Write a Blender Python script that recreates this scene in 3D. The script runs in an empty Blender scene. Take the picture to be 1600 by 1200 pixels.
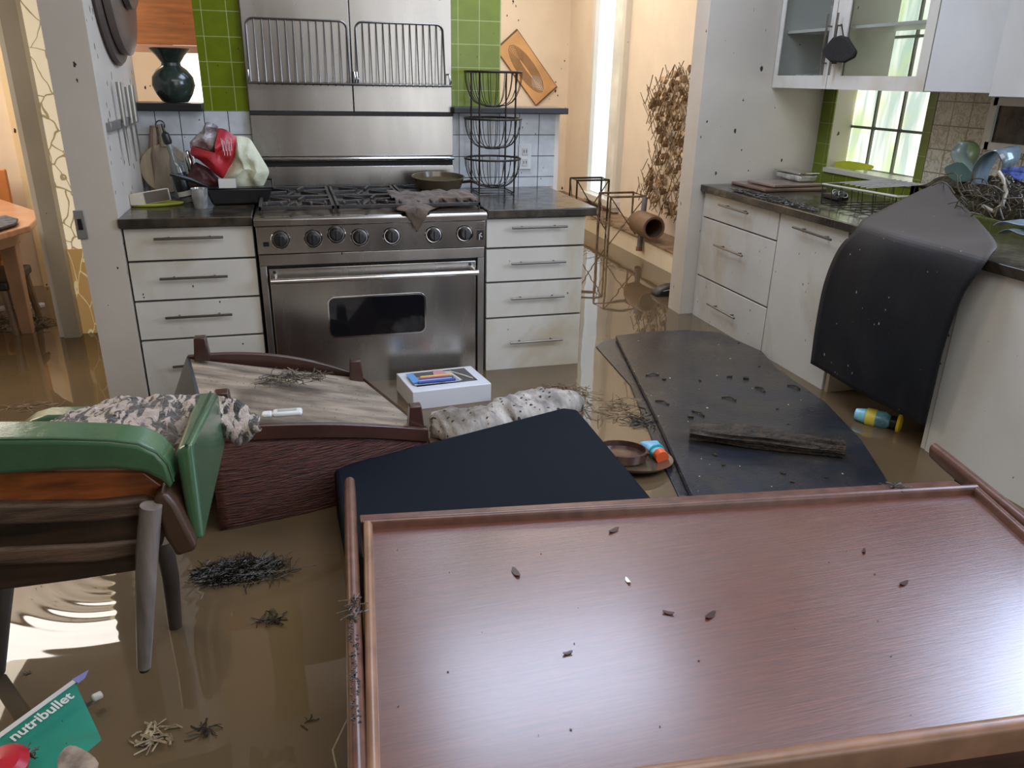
import bpy, bmesh, math, random
from mathutils import Vector, Matrix, noise
random.seed(7)
PI = math.pi
sc = bpy.context.scene
C = sc.collection

# ------------------------------------------------------------------ camera
CAM = Vector((0.14437, -3.17306, 1.42318)); YAW, PITCH, ROLL, FPX = 0.277077, 0.375569, 0.0201139, 1214.64
_cy, _sy, _cp, _sp = math.cos(YAW), math.sin(YAW), math.cos(PITCH), math.sin(PITCH)
FW = Vector((_sy*_cp, _cy*_cp, -_sp)); _r = Vector((_cy, -_sy, 0)); _u = _r.cross(FW)
RT = math.cos(ROLL)*_r + math.sin(ROLL)*_u; UP = -math.sin(ROLL)*_r + math.cos(ROLL)*_u
cd = bpy.data.cameras.new('camera'); cd.sensor_width = 36; cd.lens = FPX/1600*36; cd.clip_start = 0.05
cam = bpy.data.objects.new('camera', cd); C.objects.link(cam); sc.camera = cam
cam.matrix_world = Matrix(((RT.x, UP.x, -FW.x, CAM.x), (RT.y, UP.y, -FW.y, CAM.y), (RT.z, UP.z, -FW.z, CAM.z), (0, 0, 0, 1)))

def at(px, py, ax, val):
    """measured point of the photo on a real plane of the room"""
    d = FW + (px-800)/FPX*RT - (py-600)/FPX*UP
    i = 'xyz'.index(ax)
    return CAM + d*((val-CAM[i])/d[i])

# ------------------------------------------------------------------ world, light, exposure
w = bpy.data.worlds.new('world'); sc.world = w; w.use_nodes = True
bg = w.node_tree.nodes['Background']; bg.inputs[0].default_value = (0.88, 0.93, 1.0, 1); bg.inputs[1].default_value = 0.7
sc.view_settings.view_transform = 'Standard'; sc.view_settings.look = 'None'
sc.view_settings.exposure = 0.0; sc.view_settings.gamma = 1.0
sc.view_settings.use_curve_mapping = False
def area(name, loc, rot, sx, sy, power, col, spread=180):
    l = bpy.data.lights.new(name, 'AREA'); l.shape = 'RECTANGLE'; l.size = sx; l.size_y = sy
    l.energy = power; l.color = col; l.spread = math.radians(spread)
    o = bpy.data.objects.new(name, l); C.objects.link(o); o.location = loc; o.rotation_euler = rot
    return o
# daylight through the glazed doors behind the camera
area('glazed_door_daylight', (2.0, -5.3, 1.55), (PI/2, 0, math.radians(12)), 1.9, 2.1, 20, (0.95, 0.97, 1.0))
# added fill light above the open end of the kitchen, brightens the cabinets
area('kitchen_fill', (0.75, -2.6, 2.57), (0, 0, 0), 2.2, 1.5, 32, (1.0, 0.94, 0.87))
# skylight in the kitchen ceiling
area('skylight_daylight', (1.35, 0.05, 2.56), (0, 0, 0), 1.3, 0.9, 28, (0.66, 0.76, 1.0))
# window on the right wall beyond the frame
area('side_window_daylight', (2.90, -1.9, 1.80), (0, PI/2, 0), 1.2, 1.5, 52, (0.60, 0.72, 1.0))
# sunny hall and dining room
area('hall_daylight', (1.9, 3.0, 2.55), (0, 0, 0), 1.4, 2.2, 33, (1.0, 0.89, 0.74))
area('water_reflection_strip', (-1.7, 1.78, 2.56), (0, 0, 0), 1.2, .36, 16, (1.0, 0.95, 0.88))  # added strip, placed for its bright reflection in the water
area('hall_wall_bounce', (1.3, 2.4, 1.5), (0, -PI/2, 0), 1.6, 1.8, 8, (1.0, 0.84, 0.64))
area('dining_daylight', (-2.7, 0.7, 2.55), (0, 0, 0), 1.9, 1.8, 72, (1.0, 0.88, 0.70))
sun = bpy.data.lights.new('dining_lamp', 'AREA')

# ------------------------------------------------------------------ materials
MATS = {}
def _n(nt, t, **k):
    n = nt.nodes.new(t)
    for a, v in k.items(): setattr(n, a, v)
    return n
def mth(nt, op, a, b=None, c=None):
    n = _n(nt, 'ShaderNodeMath', operation=op)
    for i, v in enumerate((a, b, c)):
        if v is None: continue
        if isinstance(v, (int, float)): n.inputs[i].default_value = v
        else: nt.links.new(v, n.inputs[i])
    return n.outputs[0]
def mixc(nt, f, a, b):
    n = _n(nt, 'ShaderNodeMix', data_type='RGBA')
    if isinstance(f, (int, float)): n.inputs[0].default_value = f
    else: nt.links.new(f, n.inputs[0])
    for i, v in ((6, a), (7, b)):
        if isinstance(v, tuple): n.inputs[i].default_value = (*v[:3], 1)
        else: nt.links.new(v, n.inputs[i])
    return n.outputs[2]
def noise_f(nt, pos, scale, detail=4, rough=.55, dist=0.0):
    n = _n(nt, 'ShaderNodeTexNoise'); n.inputs['Scale'].default_value = scale; n.inputs['Detail'].default_value = detail
    n.inputs['Roughness'].default_value = rough; n.inputs['Distortion'].default_value = dist
    nt.links.new(pos, n.inputs['Vector']); return n.outputs[0]
def ramp(nt, f, lo, hi):
    n = _n(nt, 'ShaderNodeMapRange'); n.inputs[1].default_value = lo; n.inputs[2].default_value = hi
    nt.links.new(f, n.inputs[0]); return n.outputs[0]
def start(name):
    m = bpy.data.materials.new(name); m.use_nodes = True; nt = m.node_tree
    b = nt.nodes['Principled BSDF']; g = _n(nt, 'ShaderNodeNewGeometry')
    return m, nt, b, g.outputs['Position']
def mapped(nt, pos, s):
    n = _n(nt, 'ShaderNodeMapping'); n.inputs['Scale'].default_value = s; nt.links.new(pos, n.inputs[0]); return n.outputs[0]
def specks(nt, pos, scale, k, stretch=(1, 1, .55)):
    p = mapped(nt, pos, stretch)
    v = _n(nt, 'ShaderNodeTexVoronoi'); v.inputs['Scale'].default_value = scale*4.0; nt.links.new(p, v.inputs['Vector'])
    s = _n(nt, 'ShaderNodeSeparateColor'); nt.links.new(v.outputs['Color'], s.inputs[0])
    r = mth(nt, 'POWER', s.outputs[0], 9.0)
    d = mth(nt, 'ADD', v.outputs['Distance'], mth(nt, 'MULTIPLY', noise_f(nt, pos, scale*14, 2), .30))
    return mth(nt, 'LESS_THAN', d, mth(nt, 'ADD', mth(nt, 'MULTIPLY', r, k*1.25), .108))
def pm(name, col, rough=.5, metal=0.0, var=.12, vs=4, stretch=(1, 1, 1), bump=0.0, bs=60, speck=0, sk=.28, sc_=(.035, .025, .015),
       stain=0.0, stcol=(.16, .10, .05), sts=2.5, coat=0.0, rvar=0.0, spec=.5, sheen=0.0, alpha=None, trans=0.0):
    if name in MATS: return MATS[name]
    m, nt, b, pos = start(name)
    p = mapped(nt, pos, stretch)
    f = noise_f(nt, p, vs)
    lo = tuple(max(0, c*(1-var*1.6)) for c in col); hi = tuple(min(1, c*(1+var*1.6)) for c in col)
    c = mixc(nt, ramp(nt, f, .3, .7), lo, hi)
    if stain:
        sf = mth(nt, 'MULTIPLY', ramp(nt, noise_f(nt, mapped(nt, pos, (1, 1, .6)), sts, 6, .6, .8), .48, .72), stain)
        c = mixc(nt, sf, c, stcol)
    if speck:
        c = mixc(nt, specks(nt, pos, speck, sk), c, sc_)
    nt.links.new(c, b.inputs['Base Color'])
    b.inputs['Metallic'].default_value = metal; b.inputs['Roughness'].default_value = rough
    if rvar:
        nt.links.new(ramp_to(nt, noise_f(nt, p, vs*1.7), max(.02, rough-rvar), min(1, rough+rvar)), b.inputs['Roughness'])
    b.inputs['Specular IOR Level'].default_value = spec
    b.inputs['Coat Weight'].default_value = coat; b.inputs['Coat Roughness'].default_value = .12
    b.inputs['Sheen Weight'].default_value = sheen
    b.inputs['Transmission Weight'].default_value = trans
    if alpha is not None: b.inputs['Alpha'].default_value = alpha
    if bump:
        bn = _n(nt, 'ShaderNodeBump'); bn.inputs['Strength'].default_value = bump; bn.inputs['Distance'].default_value = .01
        nt.links.new(noise_f(nt, p, bs), bn.inputs['Height']); nt.links.new(bn.outputs[0], b.inputs['Normal'])
    MATS[name] = m; return m
def ramp_to(nt, f, a, b_):
    n = _n(nt, 'ShaderNodeMapRange'); n.inputs[1].default_value = .3; n.inputs[2].default_value = .7
    n.inputs[3].default_value = a; n.inputs[4].default_value = b_; nt.links.new(f, n.inputs[0]); return n.outputs[0]
def emit(name, col, strength):
    m = bpy.data.materials.new(name); m.use_nodes = True; b = m.node_tree.nodes['Principled BSDF']
    b.inputs['Base Color'].default_value = (*col, 1); b.inputs['Emission Color'].default_value = (*col, 1)
    b.inputs['Emission Strength'].default_value = strength; b.inputs['Roughness'].default_value = .2
    MATS[name] = m; return m
def tile(name, col, grout, axis, s=.1, o1=0.0, o2=.062, gw=.0022, rough=.18, caustics=False, var=.1):
    """square tiles on a wall; axis 'x' runs along x, 'y' along y"""
    m, nt, b, pos = start(name)
    sx = _n(nt, 'ShaderNodeSeparateXYZ'); nt.links.new(pos, sx.inputs[0])
    def line(co, off):
        fr = mth(nt, 'FRACT', mth(nt, 'DIVIDE', mth(nt, 'SUBTRACT', co, off-10*s), s))
        d = mth(nt, 'MINIMUM', fr, mth(nt, 'SUBTRACT', 1.0, fr))
        return mth(nt, 'LESS_THAN', d, gw/s)
    g = mth(nt, 'MAXIMUM', line(sx.outputs['X' if axis == 'x' else 'Y'], o1), line(sx.outputs['Z'], o2))
    lo = tuple(c*(1-var) for c in col); hi = tuple(min(1, c*(1+var)) for c in col)
    c = mixc(nt, ramp(nt, noise_f(nt, pos, 18, 5), .3, .7), lo, hi)
    c = mixc(nt, specks(nt, pos, 22, .2), c, (.05, .04, .02))
    if caustics:
        wv = ramp(nt, noise_f(nt, pos, 30, 3, .5, 2.5), .47, .56)
        c = mixc(nt, mth(nt, 'MULTIPLY', wv, .6), c, (.28, .26, .14))  # ripple light and leaf shadows painted into the tile colour
    nt.links.new(mixc(nt, g, c, grout), b.inputs['Base Color']); b.inputs['Roughness'].default_value = rough
    bn = _n(nt, 'ShaderNodeBump'); bn.inputs['Strength'].default_value = .35; bn.inputs['Distance'].default_value = .003
    nt.links.new(mth(nt, 'SUBTRACT', 1.0, g), bn.inputs['Height']); nt.links.new(bn.outputs[0], b.inputs['Normal'])
    MATS[name] = m; return m

M_wall = pm('kitchen_wall_paint', (.58, .525, .44), .55, var=.03, speck=9, sk=.27, stain=.10, stcol=(.42, .36, .27))
M_wallw = pm('hall_wall_paint', (.80, .69, .57), .6, var=.03, speck=9, sk=.30, stain=.12, stcol=(.55, .42, .30))
M_trim = pm('white_trim_paint', (.70, .68, .62), .4, var=.03, speck=9, sk=.14)
M_ceil = pm('ceiling_paint', (.75, .74, .70), .7, var=.02)
M_cab = pm('white_lacquer_with_silt', (.67, .645, .57), .28, var=.03, speck=11, sk=.15, stain=.75, stcol=(.47, .38, .23), sts=2.6)
M_cabw = pm('white_lacquer_pale', (.66, .67, .65), .3, var=.03, speck=9, sk=.14, stain=.4, stcol=(.48, .42, .32), sts=1.6)
M_dark = pm('dark_gap', (.015, .013, .011), .6, var=.1)
M_dirtytop = pm('muddy_black_counter', (.030, .026, .020), .16, var=.4, vs=9, stain=.6, stcol=(.13, .095, .055), sts=6, rvar=.10, bump=.15, bs=30)
M_blackledge = pm('black_stone_ledge', (.016, .015, .014), .35, var=.2)
M_steel = pm('brushed_stainless', (.46, .44, .41), .26, metal=1, var=.07, vs=3, stretch=(1, 1, .2), rvar=.05, speck=7, sk=.10, stain=.14, stcol=(.22, .16, .10), sts=1.6)
M_steeld = pm('brushed_stainless_dull', (.40, .385, .355), .34, metal=1, var=.07, vs=3, rvar=.06, speck=9, sk=.12, stain=.18, stcol=(.2, .14, .09))
M_chrome = pm('chrome', (.68, .67, .65), .16, metal=1, var=.03)
M_handle = pm('brushed_nickel_handle', (.20, .185, .165), .3, metal=1, var=.1, stain=.3)
M_iron = pm('cast_iron', (.030, .029, .027), .5, var=.25, vs=20, stain=.5, stcol=(.12, .085, .055), sts=12, bump=.2)
M_black = pm('black_plastic', (.014, .014, .015), .3, var=.1)
M_wire = pm('dark_wire', (.045, .036, .030), .45, metal=.5, var=.2)
M_glassdark = pm('dark_oven_glass', (.008, .008, .010), .05, var=.1, coat=.5)
M_mat = pm('black_rubber_mat', (.009, .011, .015), .5, var=.25, vs=3, speck=16, sk=.22, sc_=(.40, .38, .34), stain=.35, stcol=(.040, .038, .034), sts=4.5, spec=.3, bump=.1, bs=140)
M_matwet = pm('wet_rubber_mat_with_silt', (.022, .025, .033), .22, var=.3, vs=2.5, speck=10, sk=.08, sc_=(.42, .38, .30), stain=.75, stcol=(.085, .070, .050), sts=1.5, rvar=.12, bump=.15, bs=90)
M_slab = pm('matte_black_board', (.004, .007, .012), .7, var=.08, vs=2, spec=.12)
M_wood = pm('reddish_walnut', (.125, .040, .021), .38, var=.16, vs=5, stretch=(2.0, 40, 40), rvar=.05, bump=.22, bs=7, coat=1.0, stain=.30, stcol=(.15, .095, .08), sts=1.3)
_b = M_wood.node_tree.nodes['Principled BSDF']; _b.inputs['Coat Roughness'].default_value = .25; _b.inputs['Coat IOR'].default_value = 1.9
M_woodend = pm('walnut_rail', (.125, .058, .042), .28, var=.2, vs=8, stretch=(3, 3, 3), coat=.2, stain=.3, stcol=(.09, .06, .045), sts=6)
M_woodrail2 = pm('walnut_rail_worn', (.25, .135, .08), .32, var=.2, vs=9, coat=.2, stain=.3, stcol=(.12, .07, .05), sts=5)
M_woodin = pm('dark_red_wood', (.055, .020, .012), .5, var=.3, vs=6, stretch=(1, 10, 10))

def silt_top(m, col, amount):
    nt = m.node_tree; b = nt.nodes['Principled BSDF']; old = b.inputs['Base Color'].links[0].from_socket
    g = _n(nt, 'ShaderNodeNewGeometry'); sx = _n(nt, 'ShaderNodeSeparateXYZ'); nt.links.new(g.outputs['True Normal'], sx.inputs[0])
    f = ramp(nt, mth(nt, 'ABSOLUTE', sx.outputs['Z']), .45, .8)
    nt.links.new(mixc(nt, mth(nt, 'MULTIPLY', f, amount), old, col), b.inputs['Base Color'])
silt_top(M_mat, (.115, .098, .082), .85)
# ------------------------------------------------------------------ mesh helpers
class MB:
    def __init__(s): s.v = []; s.f = []; s.fm = []
    def add(s, vs, fs):
        o = len(s.v); s.v += [Vector(p) for p in vs]; s.f += [tuple(i+o for i in f) for f in fs]; return s
    def hull(s, a, b):
        """two matching rings -> closed solid"""
        n = len(a); vs = list(a)+list(b)
        fs = [tuple(range(n))[::-1], tuple(range(n, 2*n))] + [(i, (i+1) % n, n+(i+1) % n, n+i) for i in range(n)]
        return s.add(vs, fs)
    def box(s, x0, x1, y0, y1, z0, z1):
        return s.hull([(x0, y0, z0), (x1, y0, z0), (x1, y1, z0), (x0, y1, z0)], [(x0, y0, z1), (x1, y0, z1), (x1, y1, z1), (x0, y1, z1)])
    def obox(s, c, sx, sy, sz, rot=None):
        c = Vector(c); R = rot or Matrix.Identity(3)
        q = [(-1, -1), (1, -1), (1, 1), (-1, 1)]
        return s.hull([c+R@Vector((a*sx/2, b*sy/2, -sz/2)) for a, b in q], [c+R@Vector((a*sx/2, b*sy/2, sz/2)) for a, b in q])
    def prism(s, pts, vec):
        pts = [Vector(p) for p in pts]; v = Vector(vec); return s.hull(pts, [p+v for p in pts])
    def tube(s, pts, r, n=8, closed=False):
        pts = [Vector(p) for p in pts]; m = len(pts); rr = r if isinstance(r, (list, tuple)) else [r]*m
        rings = []; prev = None
        for i, p in enumerate(pts):
            a = pts[(i-1) % m] if (closed or i) else p; b = pts[(i+1) % m] if (closed or i < m-1) else p
            t = (b-a).normalized() if (b-a).length > 1e-9 else Vector((0, 0, 1))
            if prev is None:
                up = Vector((0, 0, 1)) if abs(t.z) < .9 else Vector((1, 0, 0)); x = t.cross(up).normalized()
            else: x = (prev - t*prev.dot(t)).normalized()
            prev = x; y = t.cross(x)
            rings.append([p+(x*math.cos(2*PI*k/n)+y*math.sin(2*PI*k/n))*rr[i] for k in range(n)])
        vs = [q for g in rings for q in g]; fs = []
        for i in range(m if closed else m-1):
            j = (i+1) % m
            fs += [(i*n+k, i*n+(k+1) % n, j*n+(k+1) % n, j*n+k) for k in range(n)]
        if not closed: fs += [tuple(range(n))[::-1], tuple(range((m-1)*n, m*n))]
        return s.add(vs, fs)
    def lathe(s, c, prof, n=32, axis=None, closed=False):
        """prof: (r,h) list; axis = matrix"""
        c = Vector(c); R = axis or Matrix.Identity(3); vs = []; m = len(prof)
        for r, h in prof: vs += [c+R@Vector((r*math.cos(2*PI*k/n), r*math.sin(2*PI*k/n), h)) for k in range(n)]
        fs = [(i*n+k, i*n+(k+1) % n, ((i+1) % m)*n+(k+1) % n, ((i+1) % m)*n+k) for i in range(m if closed else m-1) for k in range(n)]
        if not closed: fs += [tuple(range(n))[::-1], tuple(range((m-1)*n, m*n))]
        return s.add(vs, fs)
    def grid(s, fn, nu, nv):
        vs = [fn(i/nu, j/nv) for j in range(nv+1) for i in range(nu+1)]
        fs = [(j*(nu+1)+i, j*(nu+1)+i+1, (j+1)*(nu+1)+i+1, (j+1)*(nu+1)+i) for j in range(nv) for i in range(nu)]
        return s.add(vs, fs)
    def build(s, name, mat, parent=None, bev=0.0, seg=2, smooth=35, solid=0.0, sub=0, label=None, origin=None):
        me = bpy.data.meshes.new(name); o = bpy.data.objects.new(name, me)
        if parent is not None:
            L = Vector(parent['_w']); 
        else:
            n = len(s.v); L = origin or Vector((sum(v.x for v in s.v)/n, sum(v.y for v in s.v)/n, min(v.z for v in s.v)))
        me.from_pydata([tuple(v-L) for v in s.v], [], s.f); me.validate(); me.update()
        bm = bmesh.new(); bm.from_mesh(me); bmesh.ops.recalc_face_normals(bm, faces=bm.faces); bm.to_mesh(me); bm.free()
        o['_w'] = tuple(L)
        if parent is not None: o.parent = parent
        else: o.location = L
        me.materials.append(mat)
        me.shade_smooth(); me.set_sharp_from_angle(angle=math.radians(smooth))
        C.objects.link(o)
        if solid:
            q = o.modifiers.new('solid', 'SOLIDIFY'); q.thickness = solid; q.offset = 0
        if bev:
            q = o.modifiers.new('bevel', 'BEVEL'); q.width = bev; q.segments = seg; q.limit_method = 'ANGLE'; q.harden_normals = False
            me.shade_smooth(); me.set_sharp_from_angle(angle=math.radians(60)) if seg > 2 else None
        if sub:
            q = o.modifiers.new('sub', 'SUBSURF'); q.levels = sub; q.render_levels = sub
        if label: o['label'] = label
        return o
def thing(name, label, cat, loc, group=None):
    o = bpy.data.objects.new(name, None); C.objects.link(o); o.location = loc; o['_w'] = tuple(Vector(loc)); o.empty_display_size = .05
    o['label'] = label; o['category'] = cat
    if group: o['group'] = group
    return o
def tag(o, label, cat, group=None, kind=None):
    o['label'] = label; o['category'] = cat
    if group: o['group'] = group
    if kind: o['kind'] = kind
    return o
def struct(name, mb, mat, parent=None, **k):
    o = mb.build(name, mat, parent, **k)
    if parent is None: o['kind'] = 'structure'
    return o
def B(*a): return MB().box(*a)
def rotz(a): return Matrix.Rotation(a, 3, 'Z')
def rotx(a): return Matrix.Rotation(a, 3, 'X')
def roty(a): return Matrix.Rotation(a, 3, 'Y')

# ================================================================== SETTING
ZT = 2.6
struct('floor', B(-4.2, 4, -5.6, 6, -.1, 0), pm('floor_boards', (.20, .12, .07), .4))
def ceiling():
    mb = MB()      # opening for the skylight at x .70..2.0, y -.4..0.5
    mb.box(-4.2, 4, -5.6, -.4, ZT, ZT+.1); mb.box(-4.2, 4, .5, 6, ZT, ZT+.1); mb.box(-4.2, .7, -.4, .5, ZT, ZT+.1); mb.box(2.0, 4, -.4, .5, ZT, ZT+.1)
    struct('ceiling', mb, M_ceil)
ceiling()
# water
def water_mat():
    m, nt, b, pos = start('muddy_flood_water')
    c = mixc(nt, ramp(nt, noise_f(nt, pos, 1.1, 3), .35, .65), (.100, .075, .046), (.135, .092, .050))
    c = mixc(nt, mth(nt, 'MULTIPLY', specks(nt, pos, 14, .03, (1, 1, 1)), .6), c, (.05, .03, .015))
    nt.links.new(c, b.inputs['Base Color']); b.inputs['Roughness'].default_value = .02; b.inputs['IOR'].default_value = 1.40
    b.inputs['Specular IOR Level'].default_value = .8
    # rings spreading from where the armchair rocks
    sep = _n(nt, 'ShaderNodeVectorMath', operation='DISTANCE'); nt.links.new(pos, sep.inputs[0]); sep.inputs[1].default_value = (-.36, -1.20, .2)
    d = sep.outputs['Value']
    ring = mth(nt, 'MULTIPLY', mth(nt, 'SINE', mth(nt, 'MULTIPLY', d, 150)), mth(nt, 'MAXIMUM', mth(nt, 'SUBTRACT', 1.0, mth(nt, 'MULTIPLY', d, 2.3)), 0.0))
    h = mth(nt, 'ADD', mth(nt, 'MULTIPLY', noise_f(nt, pos, 3.5, 1, .5), .55), mth(nt, 'MULTIPLY', ring, .05))
    bn = _n(nt, 'ShaderNodeBump'); bn.inputs['Strength'].default_value = .55; bn.inputs['Distance'].default_value = .006
    nt.links.new(h, bn.inputs['Height']); nt.links.new(bn.outputs[0], b.inputs['Normal'])
    MATS['water'] = m; return m
o = MB().add([(-4.1, -5.6, .2), (2.93, -5.6, .2), (2.93, 4.55, .2), (-4.1, 4.55, .2)], [(0, 1, 2, 3)]).build('flood_water', water_mat())
tag(o, 'still brown flood water covering the whole floor', 'water', kind='stuff')

M_gtile = tile('green_tile_x', (.148, .190, .008), (.40, .45, .16), 'x', o1=.0435, gw=.0014)
M_wtile = tile('white_tile_x', (.60, .62, .62), (.02, .02, .02), 'x', o1=.005, gw=.0017, rough=.12)
M_wtile2 = tile('white_tile_x2', (.60, .62, .62), (.02, .02, .02), 'x', o1=.0457, gw=.0017, rough=.12)
M_gtiley = tile('green_tile_y', (.155, .20, .012), (.34, .38, .16), 'y', s=.104, o1=.66, o2=.0845, gw=.0014)
M_wtiley = tile('caustic_white_tile_y', (.62, .60, .50), (.20, .18, .12), 'y', s=.1, o1=-.16, o2=.062, gw=.0025, caustics=True)

# range wall with its two green columns and half walls
struct('wall_back', B(-.19, 1.146, .67, .80, 0, ZT), M_wallw)
struct('wall_back_left', B(-.473, -.19, .67, .80, 0, 1.262), M_wallw)
struct('wall_back_right', B(1.146, 1.455, .67, .80, 0, 1.262), M_wallw)
struct('trim_1', B(-.19, -.004, .66, .67, 1.262, ZT), M_gtile)
struct('trim_2', B(.912, 1.146, .66, .67, 1.262, ZT), M_gtile)
struct('trim_3', B(-.473, -.004, .66, .67, .914, 1.262), M_wtile)
struct('trim_4', B(.912, 1.43, .66, .67, .914, 1.262), M_wtile2)
struct('trim_5', B(-.473, -.19, .595, .82, 1.262, 1.294), M_blackledge, bev=.004)
struct('trim_6', B(.905, 1.47, .585, .83, 1.262, 1.290), M_blackledge, bev=.004)
struct('wall_left', B(-.61, -.473, -.02, .80, 0, ZT), M_wall)
# post and bright glazing of the dining room
struct('trim_7', B(-.975, -.905, .88, .97, 0, ZT), pm('grey_post_paint', (.40, .38, .34), .5, var=.05, speck=9, sk=.16))
struct('trim_8', B(-1.0, -.975, .90, .98, 0, ZT), M_trim)
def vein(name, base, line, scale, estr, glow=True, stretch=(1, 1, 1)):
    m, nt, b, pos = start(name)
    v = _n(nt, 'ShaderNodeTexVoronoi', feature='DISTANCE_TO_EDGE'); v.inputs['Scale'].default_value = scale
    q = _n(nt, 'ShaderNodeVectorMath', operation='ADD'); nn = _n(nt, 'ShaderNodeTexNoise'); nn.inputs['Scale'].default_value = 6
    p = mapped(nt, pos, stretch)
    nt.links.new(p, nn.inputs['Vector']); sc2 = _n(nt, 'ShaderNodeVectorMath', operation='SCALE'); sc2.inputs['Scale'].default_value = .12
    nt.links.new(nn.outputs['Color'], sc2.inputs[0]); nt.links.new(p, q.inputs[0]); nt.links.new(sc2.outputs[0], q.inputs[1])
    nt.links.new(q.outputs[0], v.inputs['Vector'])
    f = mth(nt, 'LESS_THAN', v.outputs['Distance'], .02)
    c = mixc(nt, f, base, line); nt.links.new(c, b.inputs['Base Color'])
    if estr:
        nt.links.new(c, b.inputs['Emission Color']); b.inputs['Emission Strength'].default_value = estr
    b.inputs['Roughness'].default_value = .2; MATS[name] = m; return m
struct('window_1', B(-.905, -.60, .95, .97, .62, 1.78), vein('sunlit_cracked_glass', (1.0, .90, .68), (.42, .34, .20), 8, .42))
struct('wall_dining_high', B(-.905, -.60, .94, .98, 1.78, ZT), M_wallw)
struct('wall_dining_low', B(-.905, -.60, .94, .98, 0, .62), vein('amber_wet_glow_panel', (.62, .40, .16), (1, .85, .50), 11, .22, stretch=(1.6, 1, .45)))  # wall panel given a weak glow of its own to look lit
# dining room
struct('wall_dining', B(-4.2, .25, 2.0, 2.12, 0, ZT), M_wallw)
struct('wall_far_left', B(-4.2, -4.1, -5.6, 2, 0, ZT), M_wall)
struct('wall_hall_left', B(.13, .25, 2.12, 4.6, 0, ZT), M_wallw)
struct('wall_hall_far', B(.13, 3.0, 4.55, 4.67, 0, ZT), M_wallw)
a_, b_ = at(18, 5, 'y', 1.98), at(45, 300, 'y', 1.98)
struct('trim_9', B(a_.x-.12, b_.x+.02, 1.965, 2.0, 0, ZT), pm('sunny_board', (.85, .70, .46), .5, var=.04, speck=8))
p0, p1 = at(281, 150, 'y', 1.98), at(330, 20, 'y', 1.98)
wn = struct('window_2', B(p0.x, p1.x, 1.96, 1.985, 1.0, 2.1), emit('bright_daylight_pane', (1, .99, .95), 2.0))
struct('window_frame', B(p0.x-.03, p0.x, 1.95, 1.99, .98, 2.1), M_trim, parent=wn)
# hall right wall, window strip, plinth
struct('wall_hall_right', B(2.85, 2.95, .78, 4.55, 0, ZT), M_wallw)
hw = struct('window_3', B(2.838, 2.85, 3.36, 3.76, .46, 2.4), emit('cool_sky_pane', (.70, .85, 1.0), .8))
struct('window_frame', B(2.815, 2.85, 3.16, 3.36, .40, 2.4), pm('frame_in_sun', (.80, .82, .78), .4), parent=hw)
struct('window_frame', B(2.80, 2.85, 3.10, 3.16, .36, 2.4), M_trim, parent=hw)
struct('window_frame', B(2.80, 2.85, 3.76, 3.82, .36, 2.4), M_trim, parent=hw)
struct('window_sill', B(2.76, 2.85, 3.08, 3.84, .40, .45), M_trim, parent=hw)
struct('baseboard_hall', B(2.6, 2.85, .78, 4.55, 0, .335), pm('plinth_paint', (.78, .68, .52), .5, var=.04, speck=9))
struct('trim_10', B(2.585, 2.85, .78, 4.55, .335, .35), pm('plinth_silt', (.22, .14, .085), .5, var=.3, vs=12, bump=.3), bev=.003)
# passage wall and right wall
struct('wall_passage', B(2.2, 2.93, .64, .78, 0, ZT), M_wall)
WY0, WY1, WZ0, WZ1 = -.11, .535, 1.0, 2.08
mb = MB(); mb.box(2.93, 3.09, WY1, .78, 0, ZT); mb.box(2.93, 3.09, -5.6, WY0, 0, ZT); mb.box(2.93, 3.09, WY0, WY1, 0, WZ0); mb.box(2.93, 3.09, WY0, WY1, WZ1, ZT)
struct('wall_right', mb, M_wall)
mb = MB(); mb.box(2.922, 2.93, WY1, .64, .914, 1.4); mb.box(2.922, 2.93, WY0-.05, WY0, .914, 1.4); mb.box(2.922, 2.93, WY0-.05, WY1, .914, 1.0)
mb.box(2.922, 2.93, -1.2, WY0-.05, .914, 1.0)
struct('trim_11', mb, M_gtiley)
struct('trim_12', B(2.924, 2.93, -1.4, WY0-.05, 1.0, 1.4), M_wtiley)
struct('trim_13', B(2.91, 3.068, WY0+.001, WY1-.001, .985, 1.007), pm('pale_sill', (.66, .64, .52), .3, var=.06, speck=12))
# glass block window
def glassblock_mat():
    m, nt, b, pos = start('glass_block')
    p = mapped(nt, pos, (1, 9, 1.2)); f = noise_f(nt, p, 1.6, 2, .5, .6)
    c = mixc(nt, ramp(nt, f, .40, .62), (.50, .62, .56), (1.0, 1.0, .96))
    p2 = noise_f(nt, mapped(nt, pos, (1, 3, 2)), 2.3, 2)
    c = mixc(nt, mth(nt, 'MULTIPLY', ramp(nt, p2, .48, .62), .45), c, (.66, .78, .28))
    nt.links.new(c, b.inputs['Base Color']); nt.links.new(c, b.inputs['Emission Color']); b.inputs['Emission Strength'].default_value = 1.05
    b.inputs['Roughness'].default_value = .08; MATS['gb'] = m; return m
GB = glassblock_mat()
cols = [1293, 1333, 1374, 1417, 1462]
gw_ = MB().box(3.07, 3.085, WY0, WY1, WZ0, WZ1)
gwin = struct('window_4', gw_, pm('dark_mortar', (.20, .22, .18), .7))
ys = [WY1-.005]+[at(x, 150, 'x', 3.045).y for x in (1334, 1373, 1415)]+[WY0+.005]; zs = [1.008, 1.215, 1.42, 1.64, 1.86, 2.075]  # upper rows added behind the cabinet to brighten its glass door
for i in range(4):
    for j in range(5):
        B(3.050, 3.069, ys[i+1]+.006, ys[i]-.006, zs[j]+.006, zs[j+1]-.006).build('glass_block', GB, gwin, bev=.006, seg=2)
mb = MB()
for y in ys[1:4]: mb.box(3.040, 3.069, y-.006, y+.006, WZ0+.01, WZ1)
for z in zs[1:5]: mb.box(3.042, 3.069, WY0, WY1, z-.006, z+.006)
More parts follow.
